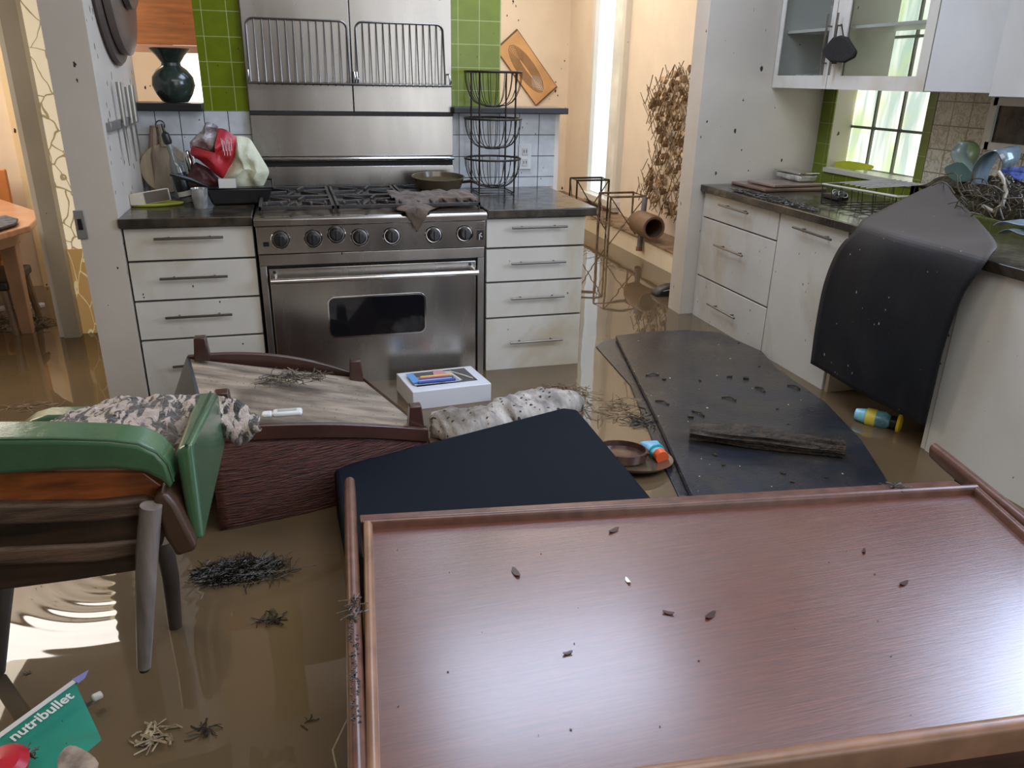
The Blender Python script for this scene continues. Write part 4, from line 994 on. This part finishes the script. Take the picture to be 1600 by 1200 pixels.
# ================================================================== BLACK SLAB, BOX, PILLOW, LID, TUBE
def slab():
    base = [(.200, -1.085), (.25, -1.055), (1.00, -.820), (1.045, -.850), (1.035, -1.50), (1.0, -1.62), (.26, -1.58), (.21, -1.50)]
    zt = lambda x, y: .352+.012*(x-.6)
    top = [Vector((x, y, zt(x, y))) for x, y in base]
    mb = MB().hull([Vector((x, y, .09)) for x, y in base], top)
    tag(mb.build('black_slab', M_slab, bev=.014, seg=4), 'smooth matte black slab rising from the water behind the fallen reddish table', 'slab')
slab()
def tbox():
    z1 = .275; P_ = [Vector((.505, -.150, z1)), Vector((.826, -.128, z1)), Vector((.862, -.345, z1)), Vector((.540, -.372, z1))]
    t = thing('tablet_box', 'white cardboard tablet box with a picture on its lid floating before the oven', 'box', (.68, -.25, .15))
    MB().prism([p-Vector((0, 0, .115)) for p in P_], (0, 0, .115)).build('carton', pm('white_carton', (.70, .72, .75), .3, var=.04, speck=14, sk=.12), t, bev=.003)
    def uv(u, v, dz=.0008):
        a = P_[3].lerp(P_[2], u); b = P_[0].lerp(P_[1], u); return a.lerp(b, v)+Vector((0, 0, dz))
    MB().prism([uv(.10, .22), uv(.88, .22), uv(.88, .9), (uv(.13, .9))], (0, 0, .0006)).build('lid_picture', pm('dark_screen_print', (.015, .018, .026), .15), t)
    MB().prism([uv(.55, .30, .0016), uv(.70, .30, .0016), uv(.66, .82, .0016), uv(.50, .86, .0016)], (0, 0, .0004)).build('pale_shape', pm('pale_print', (.55, .56, .52), .3), t)
    MB().prism([uv(.42, .68, .0022), uv(.60, .60, .0022), uv(.58, .90, .0022), uv(.46, .92, .0022)], (0, 0, .0004)).build('pink_shape', pm('pink_print', (.62, .28, .30), .3), t)
    MB().tube([uv(.66, .80, .002), uv(.78, .50, .002), uv(.84, .32, .002)], .0035, 6).build('curved_stroke', pm('pale_print', (.55, .56, .52), .3), t)
    # pouch of coloured pens resting on the lid
    t2 = thing('pen_pouch', 'clear pouch of coloured pens lying on the white tablet box', 'pouch', uv(.4, .4, .004))
    MB().prism([uv(.08, .25, .003), uv(.66, .22, .003), uv(.64, .58, .003), uv(.08, .62, .003)], (0, 0, .004)).build('pouch', pm('pouch_film', (.30, .33, .40), .12, var=.3, vs=20), t2, bev=.002)
    for k, col in enumerate(((.02, .06, .30), (.30, .35, .62), (.01, .02, .10), (.60, .10, .12), (.72, .55, .08))):
        v = .28+.06*k; MB().tube([uv(.13+.02*k, v, .012), uv(.60-.03*(k % 2), v-.02, .012)], .006, 8).build('pen', pm('pen_%s' % 'abcde'[k], col, .3), t2)
    MB().prism([uv(.07, .30, .009), uv(.16, .30, .009), uv(.17, .75, .009), uv(.08, .78, .009)], (0, 0, .003)).build('blue_flap', pm('sky_blue_plastic', (.10, .32, .68), .3), t2)
tbox()
def pillow():
    def fn(cx, cy, L, W, H, ang, seed):
        def f(u, v):
            a = u*2*PI; ph = (v-.5)*PI; r = math.cos(ph)**.8
            p = Vector((math.cos(a)*r*L, math.sin(a)*r*W, math.sin(ph)*H))
            nz = noise.noise(Vector((p.x*8+seed, p.y*8, p.z*6)))*.09+abs(noise.noise(Vector((p.x*26+seed, p.y*6, 1))))*-.10+noise.noise(Vector((p.x*60, p.y*30, seed)))*.02
            p = Vector((p.x*(1+nz*2), p.y*(1+nz*2), p.z*(1+nz*5))); return rotz(ang)@p+Vector((cx, cy, .215+H*.15))
        return f
    M = pm('muddy_white_fabric', (.42, .385, .34), .75, var=.35, vs=6, stretch=(3, 1, 1), stain=.85, stcol=(.13, .10, .07), sts=7, speck=20, sk=.6, bump=.4, bs=50)
    tag(MB().grid(fn(.715, -.62, .17, .13, .062, .1, 3), 70, 36).build('muddy_pillow', M, smooth=80), 'muddy white fabric bundle floating just in front of the white tablet box', 'cloth bundle')
    tag(MB().grid(fn(1.00, -.50, .20, .13, .055, .3, 8), 70, 36).build('muddy_pillow', M, smooth=80), 'muddy white fabric bundle behind the peak of the black slab, right of its twin', 'cloth bundle')
pillow()
def lid():
    c = Vector((1.20, -.985, .214)); R = rotx(-.10)@roty(.06)
    t = thing('pan_lid', 'brown round pan lid floating between the slab and the floor mats', 'lid', c)
    MB().lathe(c, [(0, -.02), (.10, -.018), (.135, .0), (.14, .008), (.13, .006), (.09, -.008), (0, -.012)], 44, R).build('rim_disc', pm('brown_steel', (.17, .125, .09), .2, metal=.5, stain=.5), t)
    MB().lathe(c+Vector((-.03, .02, .0)), [(0, .0), (.085, .0), (.088, .03), (.080, .032), (.076, .014), (0, .012)], 40, R).build('inner_bowl', pm('dark_maroon_bowl', (.06, .028, .022), .2, var=.3, coat=.4), t)
lid()
def tube_():
    a, b = at(1014, 690, 'z', .225), at(1034, 714, 'z', .222); d = b-a; x = d.cross(Vector((0, 0, 1))).normalized(); 
    t = thing('squeeze_tube', 'light blue squeeze tube with an orange red cap floating by the mat edge', 'tube', a.lerp(b, .5))
    mb = MB(); rings = []
    for s, wd, h in ((0, .034, .003), (.3, .031, .012), (.7, .025, .018), (.8, .021, .018)):
        rings.append([a.lerp(b, s)+x*math.cos(k*PI/8)*wd+Vector((0, 0, math.sin(k*PI/8)*h)) for k in range(16)])
    vs = [p for r in rings for p in r]; fs = [(i*16+k, i*16+(k+1) % 16, i*16+16+(k+1) % 16, i*16+16+k) for i in range(3) for k in range(16)]+[tuple(range(16)), tuple(range(48, 64))]
    mb.add(vs, fs).build('tube_body', pm('light_blue_tube', (.22, .55, .85), .3, var=.2, vs=10), t)
    MB().tube([a.lerp(b, .60), a.lerp(b, .66)], .0275, 16).build('teal_band', pm('teal_band', (.05, .42, .45), .3), t)
    MB().tube([a.lerp(b, .80), a.lerp(b, 1.06)], .023, 16).build('cap', pm('orange_red_cap', (.75, .12, .03), .35), t)
tube_()
# ---- floor mats lying on the flooded floor
pa = [(962, 524), (1020, 517), (1068, 515), (1125, 519), (1190, 548), (1215, 575), (1290, 628), (1345, 685), (1400, 770), (1405, 800), (1100, 810), (1080, 772), (1030, 660)]
mb = MB().prism([at(x, y, 'z', .228)-Vector((0, 0, .02)) for x, y in pa], (0, 0, .02))
tag(mb.build('rubber_floor_mat', M_matwet, bev=.004), 'large wet black rubber mat floating beside the right cabinets with a log on it', 'floor mat')
pb_ = [(931, 541), (945, 532), (963, 528), (1000, 600), (1040, 680), (1082, 775), (1060, 775), (1022, 695), (985, 602)]
mb = MB().prism([at(x, y, 'z', .205)-Vector((0, 0, .012)) for x, y in pb_], (0, 0, .012))
tag(mb.build('rubber_floor_mat', M_matwet, bev=.003), 'black rubber mat mostly hidden under the larger mat, its left edge showing', 'floor mat')
def log_():
    a, b = at(1078, 672, 'z', .262), at(1318, 700, 'z', .258)
    def f(u, v):
        ang = u*2*PI; p = a.lerp(b, v); d = (b-a).normalized(); x = d.cross(Vector((0, 0, 1))).normalized()
        r = .036*(1+.25*noise.noise(Vector((math.cos(ang)*2, math.sin(ang)*2, v*3)))+.30*noise.noise(Vector((math.cos(ang)*6, math.sin(ang)*6, v*2.2))))*(.75+.25*math.sin(PI*min(1, max(0, v*1.1)))+.1*v)
        return p+x*math.cos(ang)*r*1.15+Vector((0, 0, math.sin(ang)*r*.85))
    mb = MB().grid(f, 48, 50)
    n = len(mb.v); mb.f.append(tuple(range(0, 48))); mb.f.append(tuple(range(n-49, n-1)))
    tag(mb.build('rotten_log', pm('wet_bark', (.040, .028, .018), .32, var=.9, vs=9, stretch=(3, 9, 9), bump=1.0, bs=22, stain=.5, stcol=(.02, .015, .01), sts=9), smooth=70), 'dark splintered piece of wet wood lying on the large mat', 'log')
log_()
def matpts(n, z=.229):
    out = []
    while len(out) < n:
        x, y = random.uniform(985, 1380), random.uniform(525, 765)
        if (x-962)*(.46) > (y-524)*.23 and x < 1180+(y-540)*.95: 
            p = at(x, y, 'z', z)
            if abs(p.y+.95-(p.x-1.47)*-.6) > .1: out.append((p.x, p.y))
    return out
tag(chips('pale_crumbs', matpts(30), .006, M_speck, .228), 'pale crumbs scattered over the large wet mat', 'crumbs', kind='stuff')
tag(chips('bark_bits', matpts(14), .017, M_twig, .228), 'dark bark bits scattered over the large wet mat', 'bark', kind='stuff')
mb = MB()
for (x, y) in ((1045, 632), (1010, 645), (1150, 625), (1195, 612), (1250, 608), (1100, 650), (1030, 585)):
    p = at(x, y, 'z', .232); b = random.random()*PI; mb.tube([p, p+Vector((math.cos(b)*.03, math.sin(b)*.03, .004)), p+Vector((math.cos(b+.4)*.06, math.sin(b+.4)*.06, 0))], .004, 6)
tag(mb.build('twig_bits', M_twig), 'short broken twigs lying on the large wet mat', 'twigs', kind='stuff')
# straw raft on the water between slab and mats
for (px, py, rx, ry, n, ln, m, lab) in (
    (1005, 660, .05, .05, 60, .05, M_twig, 'small dark nest of roots floating beside the mat edge'),
    (950, 640, .12, .10, 40, .09, M_twigl, 'loose straw floating right of the black slab peak'),
    (895, 612, .08, .06, 50, .07, M_twigl, 'straw caught at the end of the muddy white bundles')):
    c = at(px, py, 'z', .201); tag(tuft('floating_straw', c, rx, ry, .01, n, ln, m, .0014), lab, 'straw', kind='stuff')
c = at(372, 893, 'z', .201)
tag(tuft('twig_raft', c, .110, .052, .016, 1300, .028, pm('shiny_black_twigs', (.012, .010, .007), .22, var=.5), .0008, .35), 'matted raft of shiny black twigs floating right of the green armchair', 'twigs', kind='stuff')
tag(tuft('twig_raft', c+Vector((.075, -.035, 0)), .05, .03, .01, 60, .07, M_twig, .0009, .2), 'loose twigs trailing off the right end of the black raft', 'twigs', kind='stuff')
tag(tuft('floating_sprig', at(420, 970, 'z', .201), .030, .008, .006, 40, .03, M_twig), 'small sprig floating below the twig raft', 'twigs', kind='stuff')
tag(tuft('floating_sprig', at(240, 1150, 'z', .201), .035, .025, .006, 36, .035, pm('pale_reed', (.32, .26, .17), .5, var=.4, vs=40), .0018), 'pale reeds and leaves floating right of the green blender box', 'twigs', kind='stuff')
tag(tuft('floating_sprig', at(318, 1143, 'z', .201), .018, .012, .008, 26, .025, M_twig), 'tiny dark sprig floating left of the fallen table', 'twigs', kind='stuff')
tag(tuft('floating_sprig', at(480, 1130, 'z', .201), .02, .012, .004, 6, .02, M_twig), 'few dark crumbs floating close to the fallen table leg', 'twigs', kind='stuff')

# ================================================================== FALLEN TABLE (foreground)
def table():
    Z = .45
    TL, TR, BL, BR = Vector((.245, -1.580, Z)), Vector((1.800, -1.786, Z)), Vector((.178, -2.352, Z)), Vector((1.60, -2.487, Z))
    t = thing('fallen_table', 'large reddish wooden table lying over in the water across the foreground', 'table', (.95, -2.0, .1))
    dn = Vector((0, 0, 1))
    q = lambda u, v, dz=0: TL.lerp(TR, u).lerp(BL.lerp(BR, u), v)+dn*dz
    # recessed panel
    MB().hull([q(.01, .0, -.05), q(.995, .0, -.05), q(.995, .99, -.05), q(.01, .99, -.05)], [q(.01, .0, -.012), q(.995, .0, -.012), q(.995, .99, -.012), q(.01, .99, -.012)]).build('panel', M_wood, t)
    # mouldings: left, far, right, near
    def bead(p0, p1, r, h, mat, name):
        d = (p1-p0).normalized(); x = d.cross(dn); ring = []
        for P_ in (p0, p1):
            ring.append([P_+x*math.cos(a)*r+dn*(math.sin(a)*h) for a in [i*PI/8 for i in range(9)]]+[P_-x*r-dn*.045, P_+x*r-dn*.045])
        return MB().hull(ring[0], ring[1]).build(name, mat, t, smooth=40)
    bead(q(.0065, -.01), q(.0065, 1.0), .0105, .010, M_woodrail2, 'side_moulding')
    bead(q(.0, -.006, .002), q(1.0, -.006, .002), .0105, .010, M_woodend, 'far_moulding')
    bead(q(0.0, 1.0), q(1.0, 1.0), .014, .012, M_woodrail2, 'near_moulding')
    bead(q(.9985, 0), q(1.0, 1.0), .010, .010, M_woodend, 'side_moulding')
    # flat frame strip beyond the far moulding
    e = Vector((.0, .034, 0))
    MB().hull([q(-.004, -.012, -.10), q(.985, -.012, -.10), q(.985, -.012, -.10)+e, q(-.004, -.012, -.10)+e], [q(-.004, -.012, .001), q(.985, -.012, .001), q(.985, -.012, .001)+e*1.3, q(-.004, -.012, .001)+e]).build('far_rail', M_woodend, t, bev=.003)
    # body below
    MB().hull([q(.012, .02, -.40), q(.985, .02, -.40), q(.985, .97, -.40), q(.012, .97, -.40)], [q(.012, .02, -.051), q(.985, .02, -.051), q(.985, .97, -.051), q(.012, .97, -.051)]).build('body', M_woodin, t)
    # outer round legs lying alongside
    l0, l1 = Vector((.231, -1.36, .445)), Vector((.150, -2.60, .445))
    def leg(p0, p1, wd, hh):
        d = (p1-p0).normalized(); x = d.cross(dn).normalized(); r = []
        for P_, s in ((p0, .9), (p0.lerp(p1, .06), 1), (p1, 1.1)):
            r.append([P_+x*math.cos(a)*wd*s+dn*(math.sin(a)*hh*.5*s if math.sin(a) > 0 else math.sin(a)*hh*s) for a in [i*2*PI/16 for i in range(16)]])
        vs = [p for g in r for p in g]; fs = [(i*16+k, i*16+(k+1) % 16, i*16+16+(k+1) % 16, i*16+16+k) for i in range(2) for k in range(16)]+[tuple(range(16)), tuple(range(32, 48))]
        return MB().add(vs, fs).build('leg', M_woodend, t, smooth=60)
    leg(l0, l1, .0145, .035)
    leg(Vector((1.885, -1.545, .445)), Vector((1.66, -2.50, .445)), .0140, .035)
    MB().hull([q(-.018, .1, -.30), q(-.008, .1, -.30), q(-.008, 1.0, -.30), q(-.018, 1.0, -.30)], [q(-.018, .1, -.02), q(-.008, .1, -.02), q(-.008, 1.0, -.02), q(-.018, 1.0, -.02)]).build('inner_side', M_woodin, t)
    MB().hull([q(1.012, .1, -.30), q(1.03, .1, -.30), q(1.03, .95, -.30), q(1.012, .95, -.30)], [q(1.012, .1, -.012), q(1.03, .1, -.012), q(1.03, .95, -.012), q(1.012, .95, -.012)]).build('inner_side', M_woodend, t)
    MB().box(1.86, 1.875, -1.70, -1.66, .40, .443).build('metal_bracket', M_wire, t)
    return q
tq = table()
ZP = .4385
for k, (x, y, s, lab) in enumerate(((959, 829, .016, 'dark seed pod on the fallen table near its far edge'), (806, 895, .017, 'curled brown leaf scrap on the left half of the fallen table'),
    (1044, 958, .012, 'dark red leaf scrap at the middle of the fallen table'), (1110, 962, .016, 'larger dark red leaf scrap right of the middle one'), (887, 1021, .010, 'small black leaf scrap low on the fallen table'),
    (1412, 912, .013, 'wet black leaf scrap on the bluish sheen at the right of the table'), (1350, 862, .009, 'tiny dark leaf scrap near the far right of the table'), (981, 908, .010, 'small white feather on the fallen table'))):
    p = at(x, y, 'z', ZP+.001)
    mb = MB(); R = rotz(random.random()*3)
    ring = [R@Vector((math.cos(a)*s*(1.0), math.sin(a)*s*.42, .0008+.0022*math.cos(2*a)+.002)) for a in [i*2*PI/10 for i in range(10)]]
    mb.hull([p+v-Vector((0, 0, .0012)) for v in ring], [p+v for v in ring])
    tag(mb.build('leaf_scrap', pm('white_feather', (.7, .7, .66), .6) if k == 7 else pm('dark_leaf', (.05, .018, .012), .3)), lab, 'leaf')
mb = MB()
for k in range(26):
    x, y = random.uniform(620, 1560), random.uniform(800, 1150); p = at(x, y, 'z', ZP+.001); s = random.uniform(.0015, .004)
    mb.obox(p, s, s*.6, .001, rotz(random.random()*3))
tag(mb.build('table_crumbs', M_twig), 'fine dark grit sprinkled on the fallen table', 'grit', kind='stuff')
tag(tuft('rail_litter', at(553, 955, 'z', .462), .008, .045, .004, 40, .02, M_twig, .0009), 'dark stems stuck to the left rail of the fallen table', 'debris', kind='stuff')
tag(tuft('rail_litter', at(1400, 762, 'z', .453), .035, .012, .006, 26, .03, M_twig, .0012), 'dark stems caught on the far rail of the fallen table', 'debris', kind='stuff')
mb = MB()
for k in range(120):
    f = random.random(); p = Vector((.231-.0653*(.50+.34*f), -1.86-.34*f, .4628)); mb.obox(p+Vector((random.uniform(-.008, .008), 0, 0)), .004, .003, .002, rotz(k))
tag(mb.build('wet_grit', pm('glittering_grit', (.10, .09, .09), .1)), 'patch of glistening wet grit on the lower left rail', 'grit', kind='stuff')
a, b, c = at(544, 1122, 'z', .30), at(520, 1172, 'z', .28), at(527, 1205, 'z', .27)
tag(MB().tube([a, b, c], .002, 6).build('bent_wire', pm('pale_wire', (.42, .33, .22), .4)), 'thin bent pale wire beside the fallen table leg', 'wire')

# ================================================================== GREEN ARMCHAIR
def armchair():
    Y0, Y1 = -1.95, -1.50
    G = pm('green_vinyl', (.050, .118, .058), .24, var=.12, vs=5, coat=.3, bump=.08, bs=60, speck=20, sk=.12, sc_=(.10, .07, .04))
    t = thing('green_armchair', 'green vinyl armchair with wooden legs tipped in the water at the left', 'armchair', (-.35, -1.7, .2))
    def pr(px, y, dep, name, mat, bev, seg=4, par=None):
        return MB().prism([at(x, yy, 'y', y) for x, yy in px], (0, dep, 0)).build(name, mat, par or t, bev=bev, seg=seg)
    a1 = pr([(-260, 690), (-60, 687), (80, 686), (170, 689), (215, 694), (245, 707), (262, 725), (271, 752), (266, 768), (250, 752), (225, 740), (180, 735), (100, 737), (0, 744), (-260, 752)], Y0, .075, 'armrest', G, .012)
    a1['label'] = 'near green armrest'
    a2 = pr([(-120, 690), (10, 690), (28, 672), (48, 658), (72, 651), (130, 650), (190, 652), (260, 664), (290, 690), (280, 700), (240, 690), (70, 690)], Y1, .06, 'armrest', G, .010)
    # welt line along the near arm
    MB().tube([at(x, y, 'y', Y0+.004) for x, y in ((-260, 690), (-60, 687), (80, 686), (170, 689), (215, 694), (245, 707), (262, 725), (271, 752))], .0022, 6).build('piping', pm('dark_green_piping', (.02, .06, .025), .3), t)
    # backrest, seen from behind and the side
    NT, NT2, NB, NB2 = (at(x, y, 'y', -1.93) for x, y in ((273, 706), (300, 690), (319, 846), (297, 842)))
    FT, FT2, FB, FB2 = (at(x, y, 'y', -1.50) for x, y in ((306, 614), (341, 612), (353, 694), (330, 720)))
    MB().hull([NT, NT2, NB, NB2], [FT, FT2, FB, FB2]).build('backrest', G, t, bev=.010, seg=4)
    MB().tube([NT2.lerp(NT, .35), FT2.lerp(FT, .35)], .0025, 6).build('piping', pm('dark_green_piping', (.02, .06, .025), .3), t)
    # wooden seat base
    O = pm('orange_brown_wood', (.30, .085, .022), .32, var=.3, vs=5, stretch=(2, 8, 12), stain=.6, stcol=(.06, .03, .015), sts=6, coat=.3)
    D = pm('dark_seat_frame', (.030, .017, .011), .42, var=.4, vs=6, stretch=(1, 4, 10), stain=.4, stcol=(.12, .075, .045), sts=5)
    Mx = pm('muddy_seat_rail', (.085, .052, .034), .5, var=.4, vs=7, stretch=(1, 4, 8), bump=.3)
    pr([(-260, 740), (0, 738), (225, 738), (262, 765), (255, 782), (225, 790), (150, 795), (0, 800), (-260, 800)], Y0+.03, .03, 'seat_shell', O, .004)
    pr([(-260, 792), (0, 790), (150, 788), (225, 780), (245, 790), (236, 806), (150, 816), (0, 822), (-260, 822)], Y0+.012, .05, 'seat_rail', Mx, .006)
    pr([(-260, 818), (0, 818), (150, 812), (240, 802), (232, 850), (222, 892), (120, 908), (0, 924), (-260, 930)], Y0+.022, .04, 'seat_frame', D, .006)
    MB().box(-.62, -.12, Y0+.05, Y1-.01, .645, .70).build('seat', D, t, bev=.01)
    pr([(-260, 855), (0, 858), (150, 852), (222, 845), (216, 868), (150, 880), (0, 885), (-260, 880)], Y0+.014, .02, 'lower_rail', Mx, .006)
    pr([(238, 780), (258, 770), (275, 790), (306, 850), (306, 862), (275, 872), (256, 840)], Y0-.005, .42, 'rear_block', pm('brown_block', (.045, .024, .014), .4, var=.3), .008)
    W = pm('grey_brown_worn_leg', (.17, .145, .13), .35, var=.25, vs=6, stretch=(6, 6, 1), coat=.2)
    W2 = pm('dark_leg', (.060, .045, .035), .4, var=.25)
    def leg(px, y, r, mat):
        P_ = [at(x, yy, 'y', y) for x, yy in px]
        return MB().tube(P_, r, 14).build('leg', mat, t, smooth=60)
    leg([(236, 790), (230, 860), (227, 950), (225, 1042)], Y0-.012, [.017, .018, .0155, .0115], W)
    leg([(255, 845), (266, 900), (275, 990)], Y1-.02, [.020, .019, .015], W2)
    leg([(5, 900), (0, 960), (-5, 1050)], -1.60, [.022, .020, .016], W2)
    p = at(225, 1043, 'y', Y0-.012)
    MB().lathe(p+Vector((0, 0, -.006)), [(0, 0), (.0085, 0), (.0085, .008), (0, .008)], 14).build('ferrule', M_dark, t)
armchair()
def throw():
    # spotted fuzzy throw heaped over the seat between the arms
    M, nt, b, pos = start('spotted_plush')
    p = mapped(nt, pos, (8, 2.2, 4)); f = noise_f(nt, p, 8, 3, .6, .8)
    c = mixc(nt, ramp(nt, f, .47, .52), (.012, .009, .008), (.50, .41, .35))
    f2 = noise_f(nt, pos, 5, 4); c = mixc(nt, mth(nt, 'MULTIPLY', ramp(nt, f2, .5, .7), .6), c, (.13, .09, .065))
    nt.links.new(c, b.inputs['Base Color']); b.inputs['Roughness'].default_value = .9; b.inputs['Sheen Weight'].default_value = .3
    bn = _n(nt, 'ShaderNodeBump'); bn.inputs['Strength'].default_value = 1; bn.inputs['Distance'].default_value = .012
    nt.links.new(noise_f(nt, pos, 75, 4, .7, 1), bn.inputs['Height']); nt.links.new(bn.outputs[0], b.inputs['Normal'])
    # ridge profile along x at far side, falls to near side behind the arm
    far = [at(x, y, 'y', -1.52) for x, y in ((60, 672), (110, 648), (160, 632), (210, 622), (260, 620), (312, 618))]
    near = [at(x, y, 'y', -1.86) for x, y in ((40, 705), (110, 705), (160, 706), (210, 712), (250, 730), (274, 752))]
    def samp(L, u):
        f = u*(len(L)-1); i = min(len(L)-2, int(f)); return L[i].lerp(L[i+1], f-i)
    def fn(u, v):
        p = samp(near, u).lerp(samp(far, u), v); p.z += .018*math.sin(PI*v)
        nz = noise.noise(Vector((p.x*26, p.y*14, 3)))*.014+noise.noise(Vector((p.x*70, p.y*50, 7)))*.007
        p.z += nz; p.x += nz*.5; return p
    th = thing('spotted_throw', 'muddy black and cream spotted plush throw heaped on the green armchair', 'throw', (-.2, -1.7, .6))
    MB().grid(fn, 90, 50).build('throw_heap', M, th, solid=.008, smooth=80)
    P0 = [at(x, y, 'y', -1.46) for x, y in ((335, 618), (352, 622), (372, 628), (390, 640), (400, 655))]
    P1 = [at(x, y, 'y', -1.50) for x, y in ((344, 670), (352, 682), (368, 688), (386, 684), (402, 668))]
    def fn2(u, v):
        p = samp(P0, u).lerp(samp(P1, u), v); p.y -= .03*math.sin(PI*v)
        nz = noise.noise(Vector((p.x*40, p.z*40, 3)))*.012; p += Vector((nz, -abs(nz)*2, nz)); return p
    MB().grid(fn2, 36, 30).build('throw_end', M, th, solid=.012, smooth=80)
throw()

# ================================================================== BLENDER BOX IN THE CORNER
def bbox():
    zt = .235
    a, b, c, d = (at(x, y, 'z', zt) for x, y in ((-60, 1196), (118, 1066), (190, 1200), (60, 1340)))
    t = thing('blender_box', 'green cardboard blender box with white lettering half sunk in the corner', 'box', (-.4, -1.85, .15))
    gm = pm('green_carton', (.020, .27, .19), .4, var=.15, vs=4, speck=16, sk=.12, stain=.3, stcol=(.10, .11, .04), sts=7)
    # far side tilts up, near right corner sinks below the water
    c2 = Vector((c.x, c.y, .17)); d2 = Vector((d.x, d.y, .19))
    MB().hull([p-Vector((0, 0, .10)) for p in (a, b, c2, d2)], [a, b, c2, d2]).build('carton', gm, t, bev=.002)
    e = (b-a); nrm = (c2-b).cross(e).normalized(); nrm = nrm if nrm.z > 0 else -nrm
    u = e.normalized(); v = nrm.cross(u)
    out = -v if v.dot(c-b) > 0 else v
    MB().prism([a+nrm*.001+out*.008, b+nrm*.001+out*.008, b+nrm*.001-out*.002, a+nrm*.001-out*.002], nrm*.001).build('white_edge', pm('white_carton_edge', (.75, .74, .66), .4), t)
    MB().prism([b+nrm*.001+out*.009, b+nrm*.001+out*.004+u*.035, b+nrm*.001-out*.008+u*.015, b+nrm*.001-out*.008], nrm*.002).build('torn_flap', pm('lavender_flap', (.26, .28, .55), .4), t)
    cu = bpy.data.curves.new('lettering', 'FONT'); cu.body = 'nutribullet'; cu.size = .0305; cu.extrude = .0003; cu.align_x = 'LEFT'; cu.offset = .0006
    tmp = bpy.data.objects.new('lettering', cu); C.objects.link(tmp)
    bpy.context.view_layer.update()
    me = bpy.data.meshes.new_from_object(tmp.evaluated_get(bpy.context.evaluated_depsgraph_get())); C.objects.unlink(tmp)
    o = bpy.data.objects.new('lettering', me); C.objects.link(o); me.materials.clear(); me.materials.append(pm('white_lettering', (.78, .80, .76), .4))
    org = at(22, 1160, 'z', zt)-Vector(t['_w'])
    org = org + nrm*.0015
    up = out
    o.parent = t; o.matrix_local = Matrix(((u.x, up.x, nrm.x, org.x), (u.y, up.y, nrm.y, org.y), (u.z, up.z, nrm.z, org.z), (0, 0, 0, 1)))
bbox()
p = at(152, 1088, 'z', .222)
tag(MB().obox(p, .020, .016, .012, rotz(.5)).build('white_foam_block', pm('white_foam', (.62, .60, .54), .5), bev=.004), 'small white foam block at the corner of the green blender box', 'foam block')
p = at(5, 1195, 'z', .255)
tag(MB().lathe(p, [(0, -.03), (.036, -.02), (.042, 0), (.03, .014), (0, .018)], 28, rotx(.2)).build('red_cup', pm('red_plastic', (.50, .02, .035), .35)), 'red plastic cup on the green blender box at the corner of the photo', 'cup')
tag(blob([at(x, y, 'z', .245)+Vector((0, 0, .0)) for x, y in ((84, 1200), (92, 1178), (108, 1162), (130, 1170), (150, 1185), (160, 1205), (120, 1220))], 'muddy_rag', pm('pinkish_rag', (.30, .24, .20), .7, var=.4, vs=20, bump=.4), 0, .012, None, amp=.012, seed=3), 'muddy pinkish rag lying on the green blender box', 'rag')
tag(tuft('floating_sprig', at(40, 1180, 'z', .245), .015, .010, .008, 40, .018, M_twig), 'dark green sprig beside the red cup on the box', 'twigs', kind='stuff')
tag(tuft('floating_sprig', at(45, 1052, 'z', .201), .006, .003, .002, 6, .01, M_twigl), 'brown leaf crumb floating above the green blender box', 'twigs', kind='stuff')

bpy.data.lights.remove(sun)
for o in bpy.data.objects:
    if '_w' in o: del o['_w']
